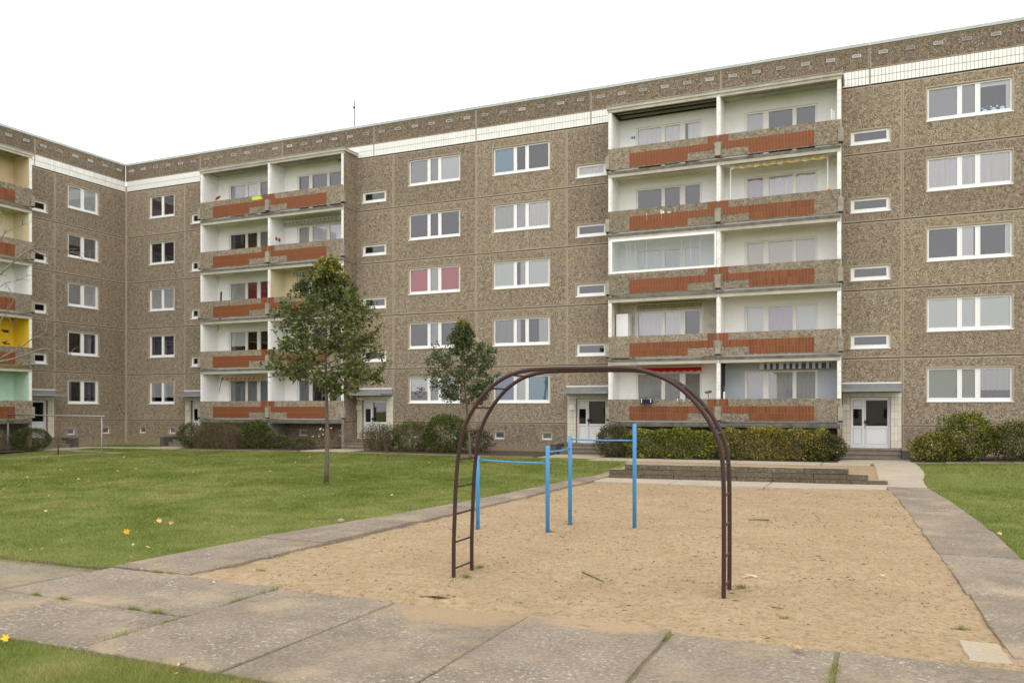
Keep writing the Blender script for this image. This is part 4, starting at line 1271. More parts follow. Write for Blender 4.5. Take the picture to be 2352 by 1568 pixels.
b_ = MB(); b_.tube([(8.05, -.6, 7.3), (8.02, -.45, 9.0)], .05, 6)
solo(b_, 'rolled_parasol', 'black', 'rolled black parasol leaning in the corner of a white left balcony', 'parasol', (8.05, -.6, 7.3))
b_ = MB(); b_.tube([(40.5, -1.25, 11.155), (40.5, -1.25, 11.20), (40.5, -1.25, 11.24)], [.06, .07, .03], 8)
solo(b_, 'orange_pot', 'orange', 'small orange pot on the parapet beside the right pole of the yellow striped awning', 'pot', (40.5, -1.25, 11.155), True)
b_ = MB(); b_.box(31.95, -.02, 14.72, 32.03, 0, 14.82); b_.box(32.06, -.02, 14.70, 32.13, 0, 14.82)
solo(b_, 'clothes_peg_bag', 'peg_blue', 'tiny blue pegs on the white wall of the top balcony left of its window', 'pegs', (32.0, -.01, 14.7))
b_ = MB(); b_.box(40.55, -.9, 13.0, 40.60, -.82, 14.55); b_.box(40.64, -.9, 13.0, 40.69, -.82, 14.45)
solo(b_, 'leaning_boards', 'pvc', 'two narrow white boards leaning in the right corner of the top right balcony', 'boards', (40.6, -.86, 13.0))

# ------------------------------------------------------------------ entrance steps
def steps(c, label, rz=0, cheek=None):
    """landing and three steps with low dark cheek walls; c = left edge of the bay"""
    ang = rz
    def wl(p): return (p[0], p[1], p[2]) if not rz else (-p[1], p[0], p[2])
    t = thing('entrance_steps', label, 'steps', wl((c+1.2, -.9, .1)), rz=rz)
    ORG[t.name] = (c+1.2, -.9, .1)   # children are written in the facade's own frame
    for i, (y0, y1, z) in enumerate(((-.70, -.012, .72), (-1.02, -.70, .56), (-1.34, -1.02, .40))):
        mb = MB()
        x0, x1 = c+.10, c+2.34
        mb.box(x0, y0+.03, -.2, x1, y1+.02 if i else y1, z-.05)
        mb.box(x0-.01, y0, z-.05, x1+.01, y1+.012 if i else y1, z)
        mb.build('landing' if i == 0 else 'step', 'step', t)
    for sx_ in (cheek or ()):
        mb = MB(); mb.box(sx_, -1.6, -.2, sx_+.28, -.02, .70, 0); mb.box(sx_-.015, -1.62, .70, sx_+.295, -.02, .76, 1)
        mb.build('cheek_wall', ['cheek', 'step'], t)
    return t
steps(40.8, 'concrete entrance steps at the right between hedge and tall shrub', cheek=(43.16,))
steps(28.8, 'concrete entrance steps behind the tall blue bars, left of the right balconies', cheek=(28.58,))
steps(16.8, 'concrete entrance steps between the left balconies and the twiggy bush')
steps(4.8, 'concrete entrance steps with dark wall near the inner corner, main block side', cheek=(4.55,))
steps(-7.2, 'concrete entrance steps with dark wall at the left wing door', rz=R(90), cheek=(-4.82,))

# ------------------------------------------------------------------ block wall behind the sand
wl = thing('block_wall', 'low stepped wall of three courses of dark pebbled concrete blocks behind the sand', 'wall', (38.2, -10.0, 0))
for k, (x0, x1) in enumerate(((34.02, 42.52), (34.04, 41.98), (34.56, 41.42))):
    z0, z1 = .0+k*.168, .0+(k+1)*.168
    x = x0 - (.45 if k == 1 else 0)
    first = True
    while x < x1-.05:
        w = random.uniform(.95, 1.25)
        e = min(x+w, x1)
        if x1-e < .4: e = x1
        a_ = max(x, x0)
        dy = random.uniform(-.018, .018); sk = (a_-34)*.10
        yf = -10.38+sk+dy+k*.012
        yb_ = yf+.48; g = .007
        yf2 = yf + (e-a_)*.10
        mb = MB()
        j = lambda: random.uniform(-.006, .006)
        bot = [(a_+g, yf, z0+.004), (e-g, yf2, z0+.004), (e-g, yf2+.48, z0+.004), (a_+g, yb_, z0+.004)]
        top = [(a_+g+j(), yf+.008+j(), z1-.008+j()), (e-g+j(), yf2+.008+j(), z1-.008+j()), (e-g, yf2+.47, z1-.008), (a_+g, yb_-.01, z1-.008)]
        mb.hexa(bot, top, 0, 1 if True else 0)
        mb.build('block', ['block', 'block_top'], wl, origin=((a_+e)/2, yf, z0))
        x = e

# ------------------------------------------------------------------ playground equipment
# climbing arch: two tube rails and the rungs between them
prof = [(0, -.25), (0, .4), (.015, .85), (.035, 1.3), (.075, 1.7), (.155, 2.06), (.32, 2.37), (.55, 2.63), (.80, 2.79), (1.07, 2.865), (1.35, 2.885), (1.85, 2.885), (2.35, 2.88), (2.62, 2.855), (2.88, 2.775), (3.10, 2.66), (3.28, 2.51), (3.43, 2.34), (3.55, 2.15), (3.64, 1.95), (3.69, 1.75), (3.71, 1.45), (3.715, 1.0), (3.715, .4), (3.71, -.25)]
def catmull(p, n=4):
    out = []
    for i in range(len(p)-1):
        p0, p1, p2, p3 = p[max(i-1, 0)], p[i], p[i+1], p[min(i+2, len(p)-1)]
        for j in range(n):
            t = j/n
            out.append(tuple(.5*((2*b)+(-a+c)*t+(2*a-5*b+4*c-d)*t*t+(-a+3*b-3*c+d)*t**3) for a, b, c, d in zip(p0, p1, p2, p3)))
    return out+[p[-1]]
prof = catmull(prof)
arch = thing('climbing_arch', 'tall brown steel climbing arch with ladder rungs standing in the sand', 'climbing frame', (38.5, -26.1, 0))
A0, B0 = Vector((36.675, -26.52, 0)), Vector((40.37, -26.28, 0))
A1, B1 = Vector((36.665, -25.93, 0)), Vector((40.355, -25.74, 0))
def rail(A, B, dz=0):
    d = (B-A).normalized(); L = (B-A).length/3.71
    return [tuple(A + d*(t*L) + Vector((0, 0, z+dz))) for t, z in prof]
r0, r1 = rail(A0, B0), rail(A1, B1, -.005)
MB().tube(r0, .0285, 12).build('rail', 'brown', arch, True)
MB().tube(r1, .0285, 12).build('rail', 'brown', arch, True)
def along(pts, z, side):
    """point on a rail at height z on its left or right leg, or t along the top"""
    half = pts[:len(pts)//2] if side < 0 else pts[len(pts)//2:][::-1]
    for p, q in zip(half[:-1], half[1:]):
        if p[2] <= z <= q[2]:
            t = (z-p[2])/(q[2]-p[2]+1e-9); return Vector(p).lerp(Vector(q), t)
    return Vector(half[-1])
for side in (-1, 1):
    for z in (.09, .46, .86, 1.245, 1.635, 2.03, 2.36, 2.63, 2.81):
        MB().tube([along(r0, z, side), along(r1, z, side)], .0135, 8).build('rung', 'brown', arch, True)
for t in (1.35, 1.75, 2.15):
    k0 = min(r0, key=lambda p: abs((Vector(p)-A0).dot((B0-A0).normalized())-t) + (0 if p[2] > 2.5 else 9))
    k1 = min(r1, key=lambda p: abs((Vector(p)-A1).dot((B1-A1).normalized())-t) + (0 if p[2] > 2.5 else 9))
    MB().tube([k0, k1], .0135, 8).build('rung', 'brown', arch, True)

bars = thing('horizontal_bars', 'bright blue zigzag of four posts with three turning bars in the sand', 'turning bars', (36.4, -21.5, 0))
posts = [((35.0, -22.32), 1.42), ((36.44, -22.25), 1.645), ((36.40, -20.87), 1.78), ((37.77, -20.92), 2.045)]
for (x, y), h in posts:
    mb = MB(); r = .040
    mb.tube([(x, y, -.3), (x, y, h-.015), (x, y, h-.004), (x, y, h)], [r, r, r*.8, r*.5], 14)
    mb.build('post', 'blue_paint', bars, True)
for (i, j, z0, z1) in ((0, 1, 1.345, 1.31), (1, 2, 1.52, 1.535), (2, 3, 1.72, 1.715)):
    p, q = posts[i][0], posts[j][0]
    P_, Q_ = Vector((*p, z0)), Vector((*q, z1))
    m_ = (P_+Q_)/2 - Vector((0, 0, .012))
    MB().tube([P_, P_.lerp(m_, .6), m_, m_.lerp(Q_, .4), Q_], .0165, 10).build('bar', 'blue_paint', bars, True)
for (x, y), z in (((36.44, -22.25), .82), ((36.40, -20.87), .25)):
    MB().tube([(x-.01, y-.042, z), (x-.01, y-.036, z)], .012, 8).build('bolt_hole', 'black', bars)

dry = thing('drying_rail', 'long pale metal laundry rail on three thin posts at far left lawn', 'laundry rail', (5.7, -9.3, .1))
dp = [(1.21, -8.37), (6.06, -9.22), (10.31, -10.31)]
for (x, y), m in zip(dp, ('galv', 'rust', 'galv')):
    o = MB().tube([(x, y, -.1), (x, y, 2.0)], .034, 8).build('post', m, dry, True)
    if m == 'rust': o['label'] = 'rusty brown post'
MB().tube([(.9, -8.35, 2.03), (6.06, -9.22, 2.0), (10.55, -10.36, 2.0)], .036, 8).build('rail', 'galv', dry, True)

# ------------------------------------------------------------------ foliage
def leaves_arrays(P, D, size, aspect=.5, fold=.25, tint=None, g=None, droop=0.0):
    """leaf = two folded triangles pairs along direction D; returns verts, faces, tint"""
    g = g or rng
    n = len(P)
    D = D/np.linalg.norm(D, axis=1, keepdims=True)
    U = g.normal(size=(n, 3)); U[:, 2] += .8
    S_ = np.cross(D, U); S_ /= np.linalg.norm(S_, axis=1, keepdims=True)+1e-9
    Nn = np.cross(S_, D)
    L = (size*(.7+.6*g.random(n)))[:, None]; w = L*aspect*.5
    base = P; tip = P + D*L - Nn*L*droop
    m1 = P + D*L*.45 + S_*w + Nn*w*fold; m2 = P + D*L*.45 - S_*w + Nn*w*fold
    V = np.stack([base, m1, tip, m2], 1).reshape(-1, 3)
    i = np.arange(n)*4
    F = np.concatenate([np.stack([i, i+1, i+2], 1), np.stack([i, i+2, i+3], 1)])
    t = g.random(n) if tint is None else tint
    return V, F, np.repeat(t, 4)

def rand_dir(n, up=.2, g=None):
    g = g or rng
    d = g.normal(size=(n, 3)); d[:, 2] += up
    return d/np.linalg.norm(d, axis=1, keepdims=True)

def tree(name, label, base, height, z0, env, nleaf, leaf, mats, trunk_r, nl=15, sub=7, top_z=None, leaf_obj=0, bark='bark', lean=(0, 0), seed=1):
    """trunk + limbs + twigs grown into an envelope; env(z, azimuth) = crown radius"""
    rnd = random.Random(seed); g = np.random.default_rng(seed)
    t = thing(name, label, 'tree', base)
    bx_, by_, bz_ = base
    tp = []
    for i in range(9):
        k = i/8; tp.append((bx_+lean[0]*k+.03*math.sin(k*7), by_+lean[1]*k+.03*math.sin(k*5+1), bz_-.1+(height*.93)*k))
    mb = MB(); mb.tube(tp, [trunk_r*(1.15 if i == 0 else 1-.9*(i/8)**1.3) for i in range(9)], 10)
    mb.build('trunk', bark, t, True)
    def tpos(z):
        k = (z-bz_+.1)/(height*.93); k = min(max(k, 0), 1)*8; i = min(int(k), 7); return Vector(tp[i]).lerp(Vector(tp[i+1]), k-i)
    lm = MB(); anchors = []; dirs = []
    for i in range(nl):
        z = z0-.05 + (height-z0)*.84*(i/nl)**1.05
        az = i*2.4+rnd.uniform(-.5, .5)
        p = tpos(bz_+z)
        rise = rnd.uniform(.05, .5) + .9*(i/nl)
        zt = min(z + rise, height-.05)
        r = env(zt, az)*rnd.uniform(.85, 1.03)
        end = Vector((p.x+math.cos(az)*r, p.y+math.sin(az)*r, bz_+zt))
        mid = p.lerp(end, .5) + Vector((rnd.uniform(-.08, .08), rnd.uniform(-.08, .08), -.10))
        pts = [p, p.lerp(mid, .6), mid, mid.lerp(end, .55)+Vector((0, 0, .02)), end]
        rr = trunk_r*(.34-.18*i/nl)
        lm.tube(pts, [rr, rr*.8, rr*.6, rr*.4, rr*.15], 5)
        for s in range(sub):
            k = rnd.uniform(.25, 1.0); q = pts[int(k*3.99)].lerp(pts[int(k*3.99)+1], (k*4) % 1)
            a2 = az + rnd.uniform(-1.3, 1.3)
            ln = rnd.uniform(.3, .95)*(.5+.5*env(zt, az)/1.5)
            d = Vector((math.cos(a2), math.sin(a2), rnd.uniform(-.45, .9))).normalized()
            e2 = q + d*ln
            zc = e2.z-bz_
            c_ = tpos(e2.z); rad = math.hypot(e2.x-c_.x, e2.y-c_.y); mx_ = env(min(max(zc, z0), height), a2)*1.08
            if rad > mx_: e2 = Vector((c_.x+(e2.x-c_.x)*mx_/rad, c_.y+(e2.y-c_.y)*mx_/rad, e2.z))
            m2 = q.lerp(e2, .5)+Vector((rnd.uniform(-.04, .04), rnd.uniform(-.04, .04), .03))
            lm.tube([q, m2, e2], [rr*.3, rr*.2, rr*.06], 4)
            anchors.append((q, m2, e2))
        anchors.append((mid, pts[3], end))
    # leader twigs
    for s in range(6):
        z = height*rnd.uniform(.78, .93); p = tpos(bz_+z); a2 = rnd.uniform(0, 6.28); r = env(height*.97, a2)*rnd.uniform(.3, 1)
        e2 = Vector((p.x+math.cos(a2)*r, p.y+math.sin(a2)*r, bz_+height*rnd.uniform(.9, 1.0)))
        lm.tube([p, p.lerp(e2, .5)+Vector((0, 0, .05)), e2], [.012, .008, .003], 4); anchors.append((p, p.lerp(e2, .5), e2))
    lm.build('limbs', bark, t, True)
    A = np.array([[tuple(x) for x in a_] for a_ in anchors])
    idx = g.integers(0, len(A), nleaf); k = g.random(nleaf)**.7
    P0 = np.where((k < .5)[:, None], A[idx, 0]+(A[idx, 1]-A[idx, 0])*(k*2)[:, None], A[idx, 1]+(A[idx, 2]-A[idx, 1])*(k*2-1)[:, None])
    P0 += g.normal(scale=.035, size=(nleaf, 3))
    tw = A[idx, 2]-A[idx, 0]; tw /= np.linalg.norm(tw, axis=1, keepdims=True)+1e-9
    D = tw*.7 + rand_dir(nleaf, .15, g)
    zrel = (P0[:, 2]-bz_)/height
    tint = g.random(nleaf)*.93
    tint += (g.random(nleaf) < .008)*.5
    isyel = (zrel > (top_z or 2)) & (g.random(nleaf) < (zrel-(top_z or 2))*7)
    objs = np.zeros(nleaf, bool)
    if leaf_obj:
        dist = np.hypot(P0[:, 0]-CAM[0], P0[:, 1]-CAM[1]) - .3*g.random(nleaf)
        objs[np.argsort(dist)[:leaf_obj]] = True
    lv = ~objs
    V, F, T = leaves_arrays(P0[lv], D[lv], leaf, .52, .3, np.clip(tint[lv], 0, 1), g, .12)
    n_ = lv.sum(); mi = np.tile(isyel[lv].astype(int), 2)
    me = np_mesh('crown', V-np.array(base), F, mats, T, mi)
    tag(link('crown', me, t, base), kind='stuff')
    if leaf_obj:
        shared = []
        for q_ in range(6):
            v_, f_, t_ = leaves_arrays(np.zeros((1, 3)), np.array([[0, 1., 0]]), leaf, .52, .3, np.array([.1+.13*q_]), g, .12)
            shared.append(np_mesh('leaf', v_, f_, mats[0], t_))
        for p_, d_ in zip(P0[objs], D[objs]):
            o = link('leaf', shared[rnd.randrange(6)], t, tuple(p_))
            o.rotation_euler = Vector(d_).to_track_quat('Y', 'Z').to_euler()
            o.rotation_euler.y += rnd.uniform(-.8, .8)
    return t

def env1(z, az):
    r = np.interp(z, [2.6, 2.85, 3.15, 3.8, 4.3, 4.8, 5.6, 6.2, 6.7, 7.1], [.4, .8, 1.5, 1.85, 1.72, 1.66, 1.40, .85, .42, .13])
    return r*(1+.10*math.sin(az*3+1.0))
tree('young_tree', 'young whitebeam-like tree with thin straight trunk on the left lawn', (26.4, -15.57, -.02), 6.95, 2.95, env1, 11000, .13, ['l_tree', 'l_top'], 0.074, 40, 17, .89, leaf_obj=240, lean=(.08, .0), seed=4)
def env2(z, az):
    r = np.interp(z, [2.4, 2.75, 3.2, 3.8, 4.3, 4.7, 5.1, 5.4, 5.8], [.5, 1.0, 1.4, 1.55, 1.5, 1.3, .85, .4, .12])
    return r*(1+.10*math.sin(az*3+2.5))
tree('young_tree', 'smaller dark green tree with yellow tip behind the climbing arch', (26.92, -6.5, .10), 5.75, 2.5, env2, 9500, .105, ['l_tree2', 'l_top'], .06, 36, 16, .92, lean=(-.35, .0), seed=9)

# bare tree reaching in from the left
bt = thing('bare_tree', 'leafless tree whose thin branches reach in from the left edge', 'tree', (18.2, -23.2, 0))
mb = MB(); mb.tube([(18.2, -23.2, -.1), (18.3, -23.15, 1.6), (18.5, -23.05, 2.9), (18.75, -22.9, 4.2), (18.9, -22.8, 5.6), (19.1, -22.9, 7.2), (19.15, -23, 8.8)], [.13, .115, .10, .08, .06, .04, .015], 8)
mb.build('trunk', 'bark_light', bt, True)
BR = [[(18.75, -22.9, 4.2), (19.6, -22.6, 4.95), (20.54, -22.23, 5.82), (20.61, -22.09, 5.96), (20.87, -21.87, 6.33), (21.13, -21.64, 6.64), (21.37, -21.43, 6.73), (21.59, -21.22, 6.72), (21.92, -20.97, 6.64), (22.06, -20.8, 6.55), (22.11, -20.67, 6.35)],
 [(18.5, -23.0, 2.7), (19.4, -22.5, 3.1), (20.25, -22.03, 3.57), (20.32, -21.89, 3.72), (20.67, -21.63, 3.98), (20.96, -21.39, 4.28), (21.15, -21.2, 4.32), (21.29, -21.03, 4.25), (21.42, -20.86, 4.07)],
 [(19.4, -22.5, 3.1), (19.95, -21.83, 3.59), (20.02, -21.69, 3.64), (20.35, -21.44, 3.75), (20.85, -21.11, 3.99), (21.08, -20.9, 3.99), (21.42, -20.65, 3.87), (21.53, -20.49, 3.75), (21.54, -20.37, 3.56)],
 [(18.7, -22.9, 4.0), (19.66, -21.63, 4.6), (19.73, -21.49, 4.78), (19.78, -21.36, 4.97), (19.83, -21.23, 4.72), (19.61, -21.22, 4.23), (19.43, -21.19, 3.95)],
 [(18.9, -22.8, 5.5), (19.8, -22.5, 6.1), (20.54, -22.23, 6.63), (20.61, -22.09, 6.86), (20.62, -21.98, 7.07), (20.97, -21.72, 7.32), (21.21, -21.5, 7.48)],
 [(20.62, -21.98, 7.07), (20.52, -21.91, 7.2), (20.44, -21.84, 7.4), (20.25, -21.81, 7.73)],
 [(20.96, -21.39, 4.28), (21.15, -21.2, 4.43), (21.12, -21.1, 4.68), (21.01, -21.04, 4.97)],
 [(18.85, -22.8, 5.0), (19.66, -21.63, 5.66), (19.88, -21.43, 5.86), (20.07, -21.24, 5.94), (20.23, -21.06, 6.08)],
 [(19.88, -21.43, 5.86), (20.3, -21.6, 5.6), (20.6, -21.7, 5.36), (20.68, -21.95, 4.95)],
 [(21.13, -21.64, 6.64), (21.23, -21.49, 6.92), (21.25, -21.37, 7.12)],
 [(21.13, -21.6, 6.66), (21.29, -21.14, 6.52), (21.51, -20.93, 6.69)]]
rb = random.Random(5)
for i, b_ in enumerate(BR):
    n = len(b_); r0_ = .036 if len(b_) > 7 else .02
    mb = MB(); mb.tube(catmull(b_, 3), [r0_*(1-.85*k/(3*(n-1))) for k in range(3*(n-1)+1)], 6)
    for k in range(2, n):
        for _ in range(2):
            p = Vector(b_[k]); d = Vector((rb.uniform(-.2, .5), rb.uniform(-.3, .4), rb.uniform(-.35, .5)))*.6
            mb.tube([p, p+d*.5+Vector((0, 0, .04)), p+d], [.009, .006, .003], 4)
    mb.build('branch', 'bark_light', bt, True)

# ---- shrubs
def shrub(name, label, ctr, dims, nleaf, leaf, mats, weights=None, stems=14, cat='shrub', flat=.0, seed=0, bumps=.18, twigs=0, hollow=.55, boxy=False, stem_mat='twig'):
    """leaves spread through a lumpy volume with stems inside"""
    g = np.random.default_rng(100+seed); rnd = random.Random(seed)
    x, y, z = ctr; a_, b_, h = dims   # half widths and height
    t = thing(name, label, cat, ctr)
    d = rand_dir(nleaf, .15, g)
    r = hollow + (1-hollow)*g.random(nleaf)**.45
    az = np.arctan2(d[:, 1], d[:, 0]); el = d[:, 2]
    lump = 1 + bumps*(np.sin(az*3+seed)*np.cos(el*4+seed*2) + .6*np.sin(az*7+el*6+seed*3))
    if boxy:
        q = d/np.max(np.abs(d), axis=1, keepdims=True); d = d*.35+q*.65
        lump = 1+bumps*.45*(np.sin(d[:, 0]*a_*3.1+seed)+np.sin(d[:, 0]*a_*7.3+d[:, 2]*5+seed))
    P_ = np.stack([x+d[:, 0]*a_*r*lump, y+d[:, 1]*b_*r*lump, z+h*.5+d[:, 2]*h*.5*r*lump], 1)
    P_[:, 2] = np.where(P_[:, 2] < z+.03, z+.03+g.random(nleaf)*.2, P_[:, 2])
    D_ = d + .9*rand_dir(nleaf, .3, g)
    V, F, T = leaves_arrays(P_, D_, leaf, .55, .3, None, g, .1)
    mi = np.tile(g.choice(len(mats), nleaf, p=weights), 2) if len(mats) > 1 else None
    me = np_mesh('foliage', V-np.array(ctr), F, mats, T, mi)
    tag(link('foliage', me, t, ctr), kind='stuff')
    mb = MB()
    for i in range(stems):
        bx_ = x+rnd.uniform(-.75, .75)*a_; by_ = y+rnd.uniform(-.4, .4)*b_
        for k in range(1+twigs):
            e = Vector((bx_+rnd.gauss(0, .22)*min(a_, 1.2), by_+rnd.gauss(0, .25)*b_, z+h*rnd.uniform(.7, 1.02)))
            s_ = Vector((bx_, by_, z-.03)); m_ = s_.lerp(e, .5)+Vector((rnd.gauss(0, .06), rnd.gauss(0, .06), 0))
            mb.tube([s_, m_, e], [.012, .008, .003], 4)
            if twigs:
                for _ in range(3):
                    q = m_.lerp(e, rnd.uniform(.1, .9)); w_ = Vector((rnd.gauss(0, .14), rnd.gauss(0, .1), rnd.uniform(.02, .22)))
                    mb.tube([q, q+w_], [.005, .0015], 4)
    mb.build('stems', stem_mat, t)
    return t
zg = lambda x, y=-3: float(gz(x, y))
shrub('hedge', 'yellow-green clipped hedge below the right balconies, left half', (34.5, -2.55, zg(34.5)), (2.0, .85, 1.20), 15000, .075, ['l_yellowgreen', 'l_dark'], [.74, .26], 26, 'hedge', boxy=True, seed=1)
shrub('hedge', 'yellowing autumn hedge below the right balconies, right half', (38.35, -2.5, zg(38)), (2.05, .88, 1.27), 15000, .075, ['l_yellow', 'l_dark', 'l_yellowgreen'], [.52, .22, .26], 26, 'hedge', boxy=True, seed=2)
shrub('shrub', 'dark leafy bush ending the hedge beside the right entrance steps', (40.35, -2.45, zg(40.3)), (.78, .85, 1.05), 6500, .07, ['l_dark', 'l_yellow'], [.8, .2], 14, seed=3)
shrub('shrub', 'rounded dark bush with brownish top left of the hedge, behind the tall blue post', (31.9, -2.5, zg(31.9)), (.85, .8, 1.38), 5200, .065, ['l_dark', 'l_brown'], [.65, .35], 16, seed=4, twigs=2)
shrub('shrub', 'tall green and yellow shrub right of the right entrance steps', (45.3, -2.3, zg(45.3)), (.95, .9, 1.75), 8000, .075, ['l_yellowgreen', 'l_dark'], [.7, .3], 16, seed=5, twigs=1)
shrub('shrub', 'low yellow-green bush touching the right entrance steps', (44.25, -2.65, zg(44.2)), (.85, .75, 1.0), 6000, .075, ['l_yellow', 'l_yellowgreen', 'l_dark'], [.4, .35, .25], 12, seed=6)
shrub('shrub', 'broad dark shrub at the right edge of the picture', (47.2, -2.3, zg(47)), (1.35, .9, 1.42), 9000, .07, ['l_dark', 'l_yellowgreen', 'l_brown'], [.5, .3, .2], 20, seed=7, twigs=2)
shrub('shrub', 'sparse twiggy bush with few leaves before the middle entrance', (20.1, -2.6, zg(20)), (1.2, .7, 1.35), 2600, .065, ['l_brown', 'l_dark', 'l_green'], [.3, .35, .35], 34, seed=8, twigs=4, hollow=.2)
shrub('shrub', 'brownish green bush between the twiggy bush and the round green bush', (21.85, -2.5, zg(22)), (1.2, .75, 1.45), 6500, .065, ['l_brown', 'l_green', 'l_dark'], [.22, .48, .3], 20, seed=9, twigs=2)
shrub('shrub', 'round fresh green bush below the windows behind the arch', (23.6, -2.45, zg(23.6)), (1.1, .9, 1.8), 8500, .075, ['l_green', 'l_dark'], [.75, .25], 14, seed=10, bumps=.1)
shrub('shrub', 'small dark bush right of the round green bush', (25.1, -2.3, zg(25)), (.85, .65, 1.1), 3200, .065, ['l_dark'], None, 10, seed=11)
shrub('shrub', 'bare brown twiggy hedge under the left balconies', (9.6, -2.5, zg(9.6)), (2.0, .8, 1.38), 7500, .06, ['l_brown', 'l_dark', 'l_green'], [.62, .2, .18], 60, seed=12, twigs=4, boxy=True, hollow=.3)
shrub('shrub', 'green leafy bush at the right end of the brown twiggy hedge', (12.25, -2.4, zg(12)), (.95, .75, 1.5), 5500, .08, ['l_green', 'l_dark'], [.5, .5], 14, seed=13)
shrub('shrub', 'low dark bush at the foot of the middle wall of the left balconies', (13.6, -2.5, zg(13.6)), (.75, .5, .72), 2600, .07, ['l_dark', 'l_green'], [.7, .3], 10, seed=14)
shrub('shrub', 'low olive ground bush before the basement windows', (15.3, -2.6, zg(15)), (.85, .45, .55), 2200, .06, ['l_dark', 'l_brown'], [.6, .4], 10, seed=15)
shrub('shrub', 'grey-green bush with pale leaves beside the corner entrance steps', (7.6, -2.4, zg(7.6)), (.6, .6, 1.35), 2600, .075, ['l_dark', 'l_green'], [.8, .2], 12, seed=16)
shrub('shrub', 'clipped round dark green bush by the left wing door', (1.75, -7.5, .17), (.95, .95, 1.15), 9000, .05, ['l_dark', 'l_green'], [.7, .3], 10, seed=17, bumps=.05, hollow=.75)
shrub('shrub', 'brown leafless bush at the left edge under the wing balconies', (1.5, -9.6, .16), (.7, 1.0, 1.2), 1600, .05, ['l_brown'], None, 26, seed=18, twigs=3, hollow=.2)
# rose bush with a few pale blooms
rs = shrub('rose_bush', 'thin rose bush with pale blooms next to the left tree trunk', (16.6, -2.4, zg(16.6)), (.75, .4, 1.15), 420, .07, ['l_dark', 'l_green'], [.6, .4], 9, 'rose bush', seed=19, twigs=1, hollow=.1)
for k in range(7):
    rr = random.Random(60+k); x, y, z = 16.6+rr.uniform(-.7, .7), -2.5+rr.uniform(-.2, .2), zg(16.6)+rr.uniform(.5, 1.12)
    MB().tube([(x, y, z-.03), (x, y, z), (x, y, z+.04)], [.02, .045, .025], 7).build('bloom', 'rose', rs, True)

# ------------------------------------------------------------------ grass blades
vx, vy = -math.sin(R(23.648)), math.cos(R(23.648))
def in_view(x, y, margin=1.45):
    dx, dy = x-CAM[0], y-CAM[1]
    dep = dx*vx+dy*vy; rt = dx*vy-dy*vx
    return (dep > 4) & (np.abs(rt) < dep*(1176/1888.16)*margin + 2.5)
def grass(name, label, region, box, n, hscale=1.0, seed=1, power=1.35):
    g = np.random.default_rng(seed)
    x = g.uniform(box[0], box[1], n*6); y = g.uniform(box[2], box[3], n*6)
    d = np.hypot(x-CAM[0], y-CAM[1])
    ok = region(x, y) & in_view(x, y) & (g.random(len(x)) < np.clip((7.5/d)**power, 0, 1))
    clump = fbm(x*2.2, y*2.2, 31)
    ok &= g.random(len(x)) < (.35+1.2*clump)
    x, y, d, clump = x[ok][:n], y[ok][:n], d[ok][:n], clump[ok][:n]
    m = len(x)
    z = gz(x, y)-.014
    h = (.028+.035*g.random(m))*(.6+.9*clump)*hscale
    w = .0028*np.clip(d/8, 1, 4.5)*(.8+.5*g.random(m))
    a = g.uniform(0, 6.283, m); ln = g.normal(0, .55, (m, 2))*h[:, None]
    V = np.stack([np.stack([x-np.cos(a)*w, y-np.sin(a)*w, z], 1), np.stack([x+np.cos(a)*w, y+np.sin(a)*w, z], 1), np.stack([x+ln[:, 0], y+ln[:, 1], z+h], 1)], 1).reshape(-1, 3)
    F = np.arange(m*3).reshape(-1, 3)
    big = fbm(x*.45+5, y*.45, 77); med = fbm(x*1.8, y*1.8, 55)
    tint = np.clip(.02+.55*g.random(m)+1.2*(big-.45)+1.0*(med-.42), 0, .9) + (g.random(m) < .08)*.12
    o = link(name, np_mesh(name, V, F, 'l_grass', np.repeat(np.clip(tint, 0, 1), 3)))
    return tag(o, label, 'grass', None, 'stuff')
def wob(x, y, s): return .16*(fbm(x*1.6, y*1.6, s)-.45)
grass('grass', 'short green grass of the large left lawn', lambda x, y: (x < xout(y)-.0+wob(x, y, 5)) & (y > -28.2+.2*wob(x, y, 6)-np.where(x < 31.8, .3, 0)) & (y < -4.3) & (x > 0) & (x > 2.7), (-2, 33.6, -28.6, -4.2), 420000, seed=2)
grass('grass', 'short green grass of the right lawn beside the slab path', lambda x, y: (x > xro(y)-.03+wob(x, y, 7)) & (y < -3.7) & ((y > -28.2) | (x > 48.4)), (43, 60, -34, -3.6), 170000, seed=3)
grass('grass', 'longer grass at the lower left corner in front of the slabs', lambda x, y: (y < -31.18+1.3*wob(x, y, 8)) & (x < 38.4+2*wob(x, y, 9)), (28, 39, -35, -31.0), 120000, 1.25, seed=4, power=.6)
grass('grass', 'small grass patch at the foot of the inner building corner', lambda x, y: (x > .1) & (x < 4.5) & (y < -.1) & (y > -2.9-.22*x*0), (.1, 4.6, -3, 0), 6000, seed=5)
grass('grass', 'sparse weeds growing through the sand of the play pit', lambda x, y: (x > xin(y)+.15) & (x < xri(y)-.1) & (y > -28.2) & (y < -11.5) & (fbm(x*1.9, y*1.9, 41)+.25*fbm(x*9, y*9, 42) > .78), (33, 43.4, -28.2, -11.5), 5200, .75, seed=6, power=.4)

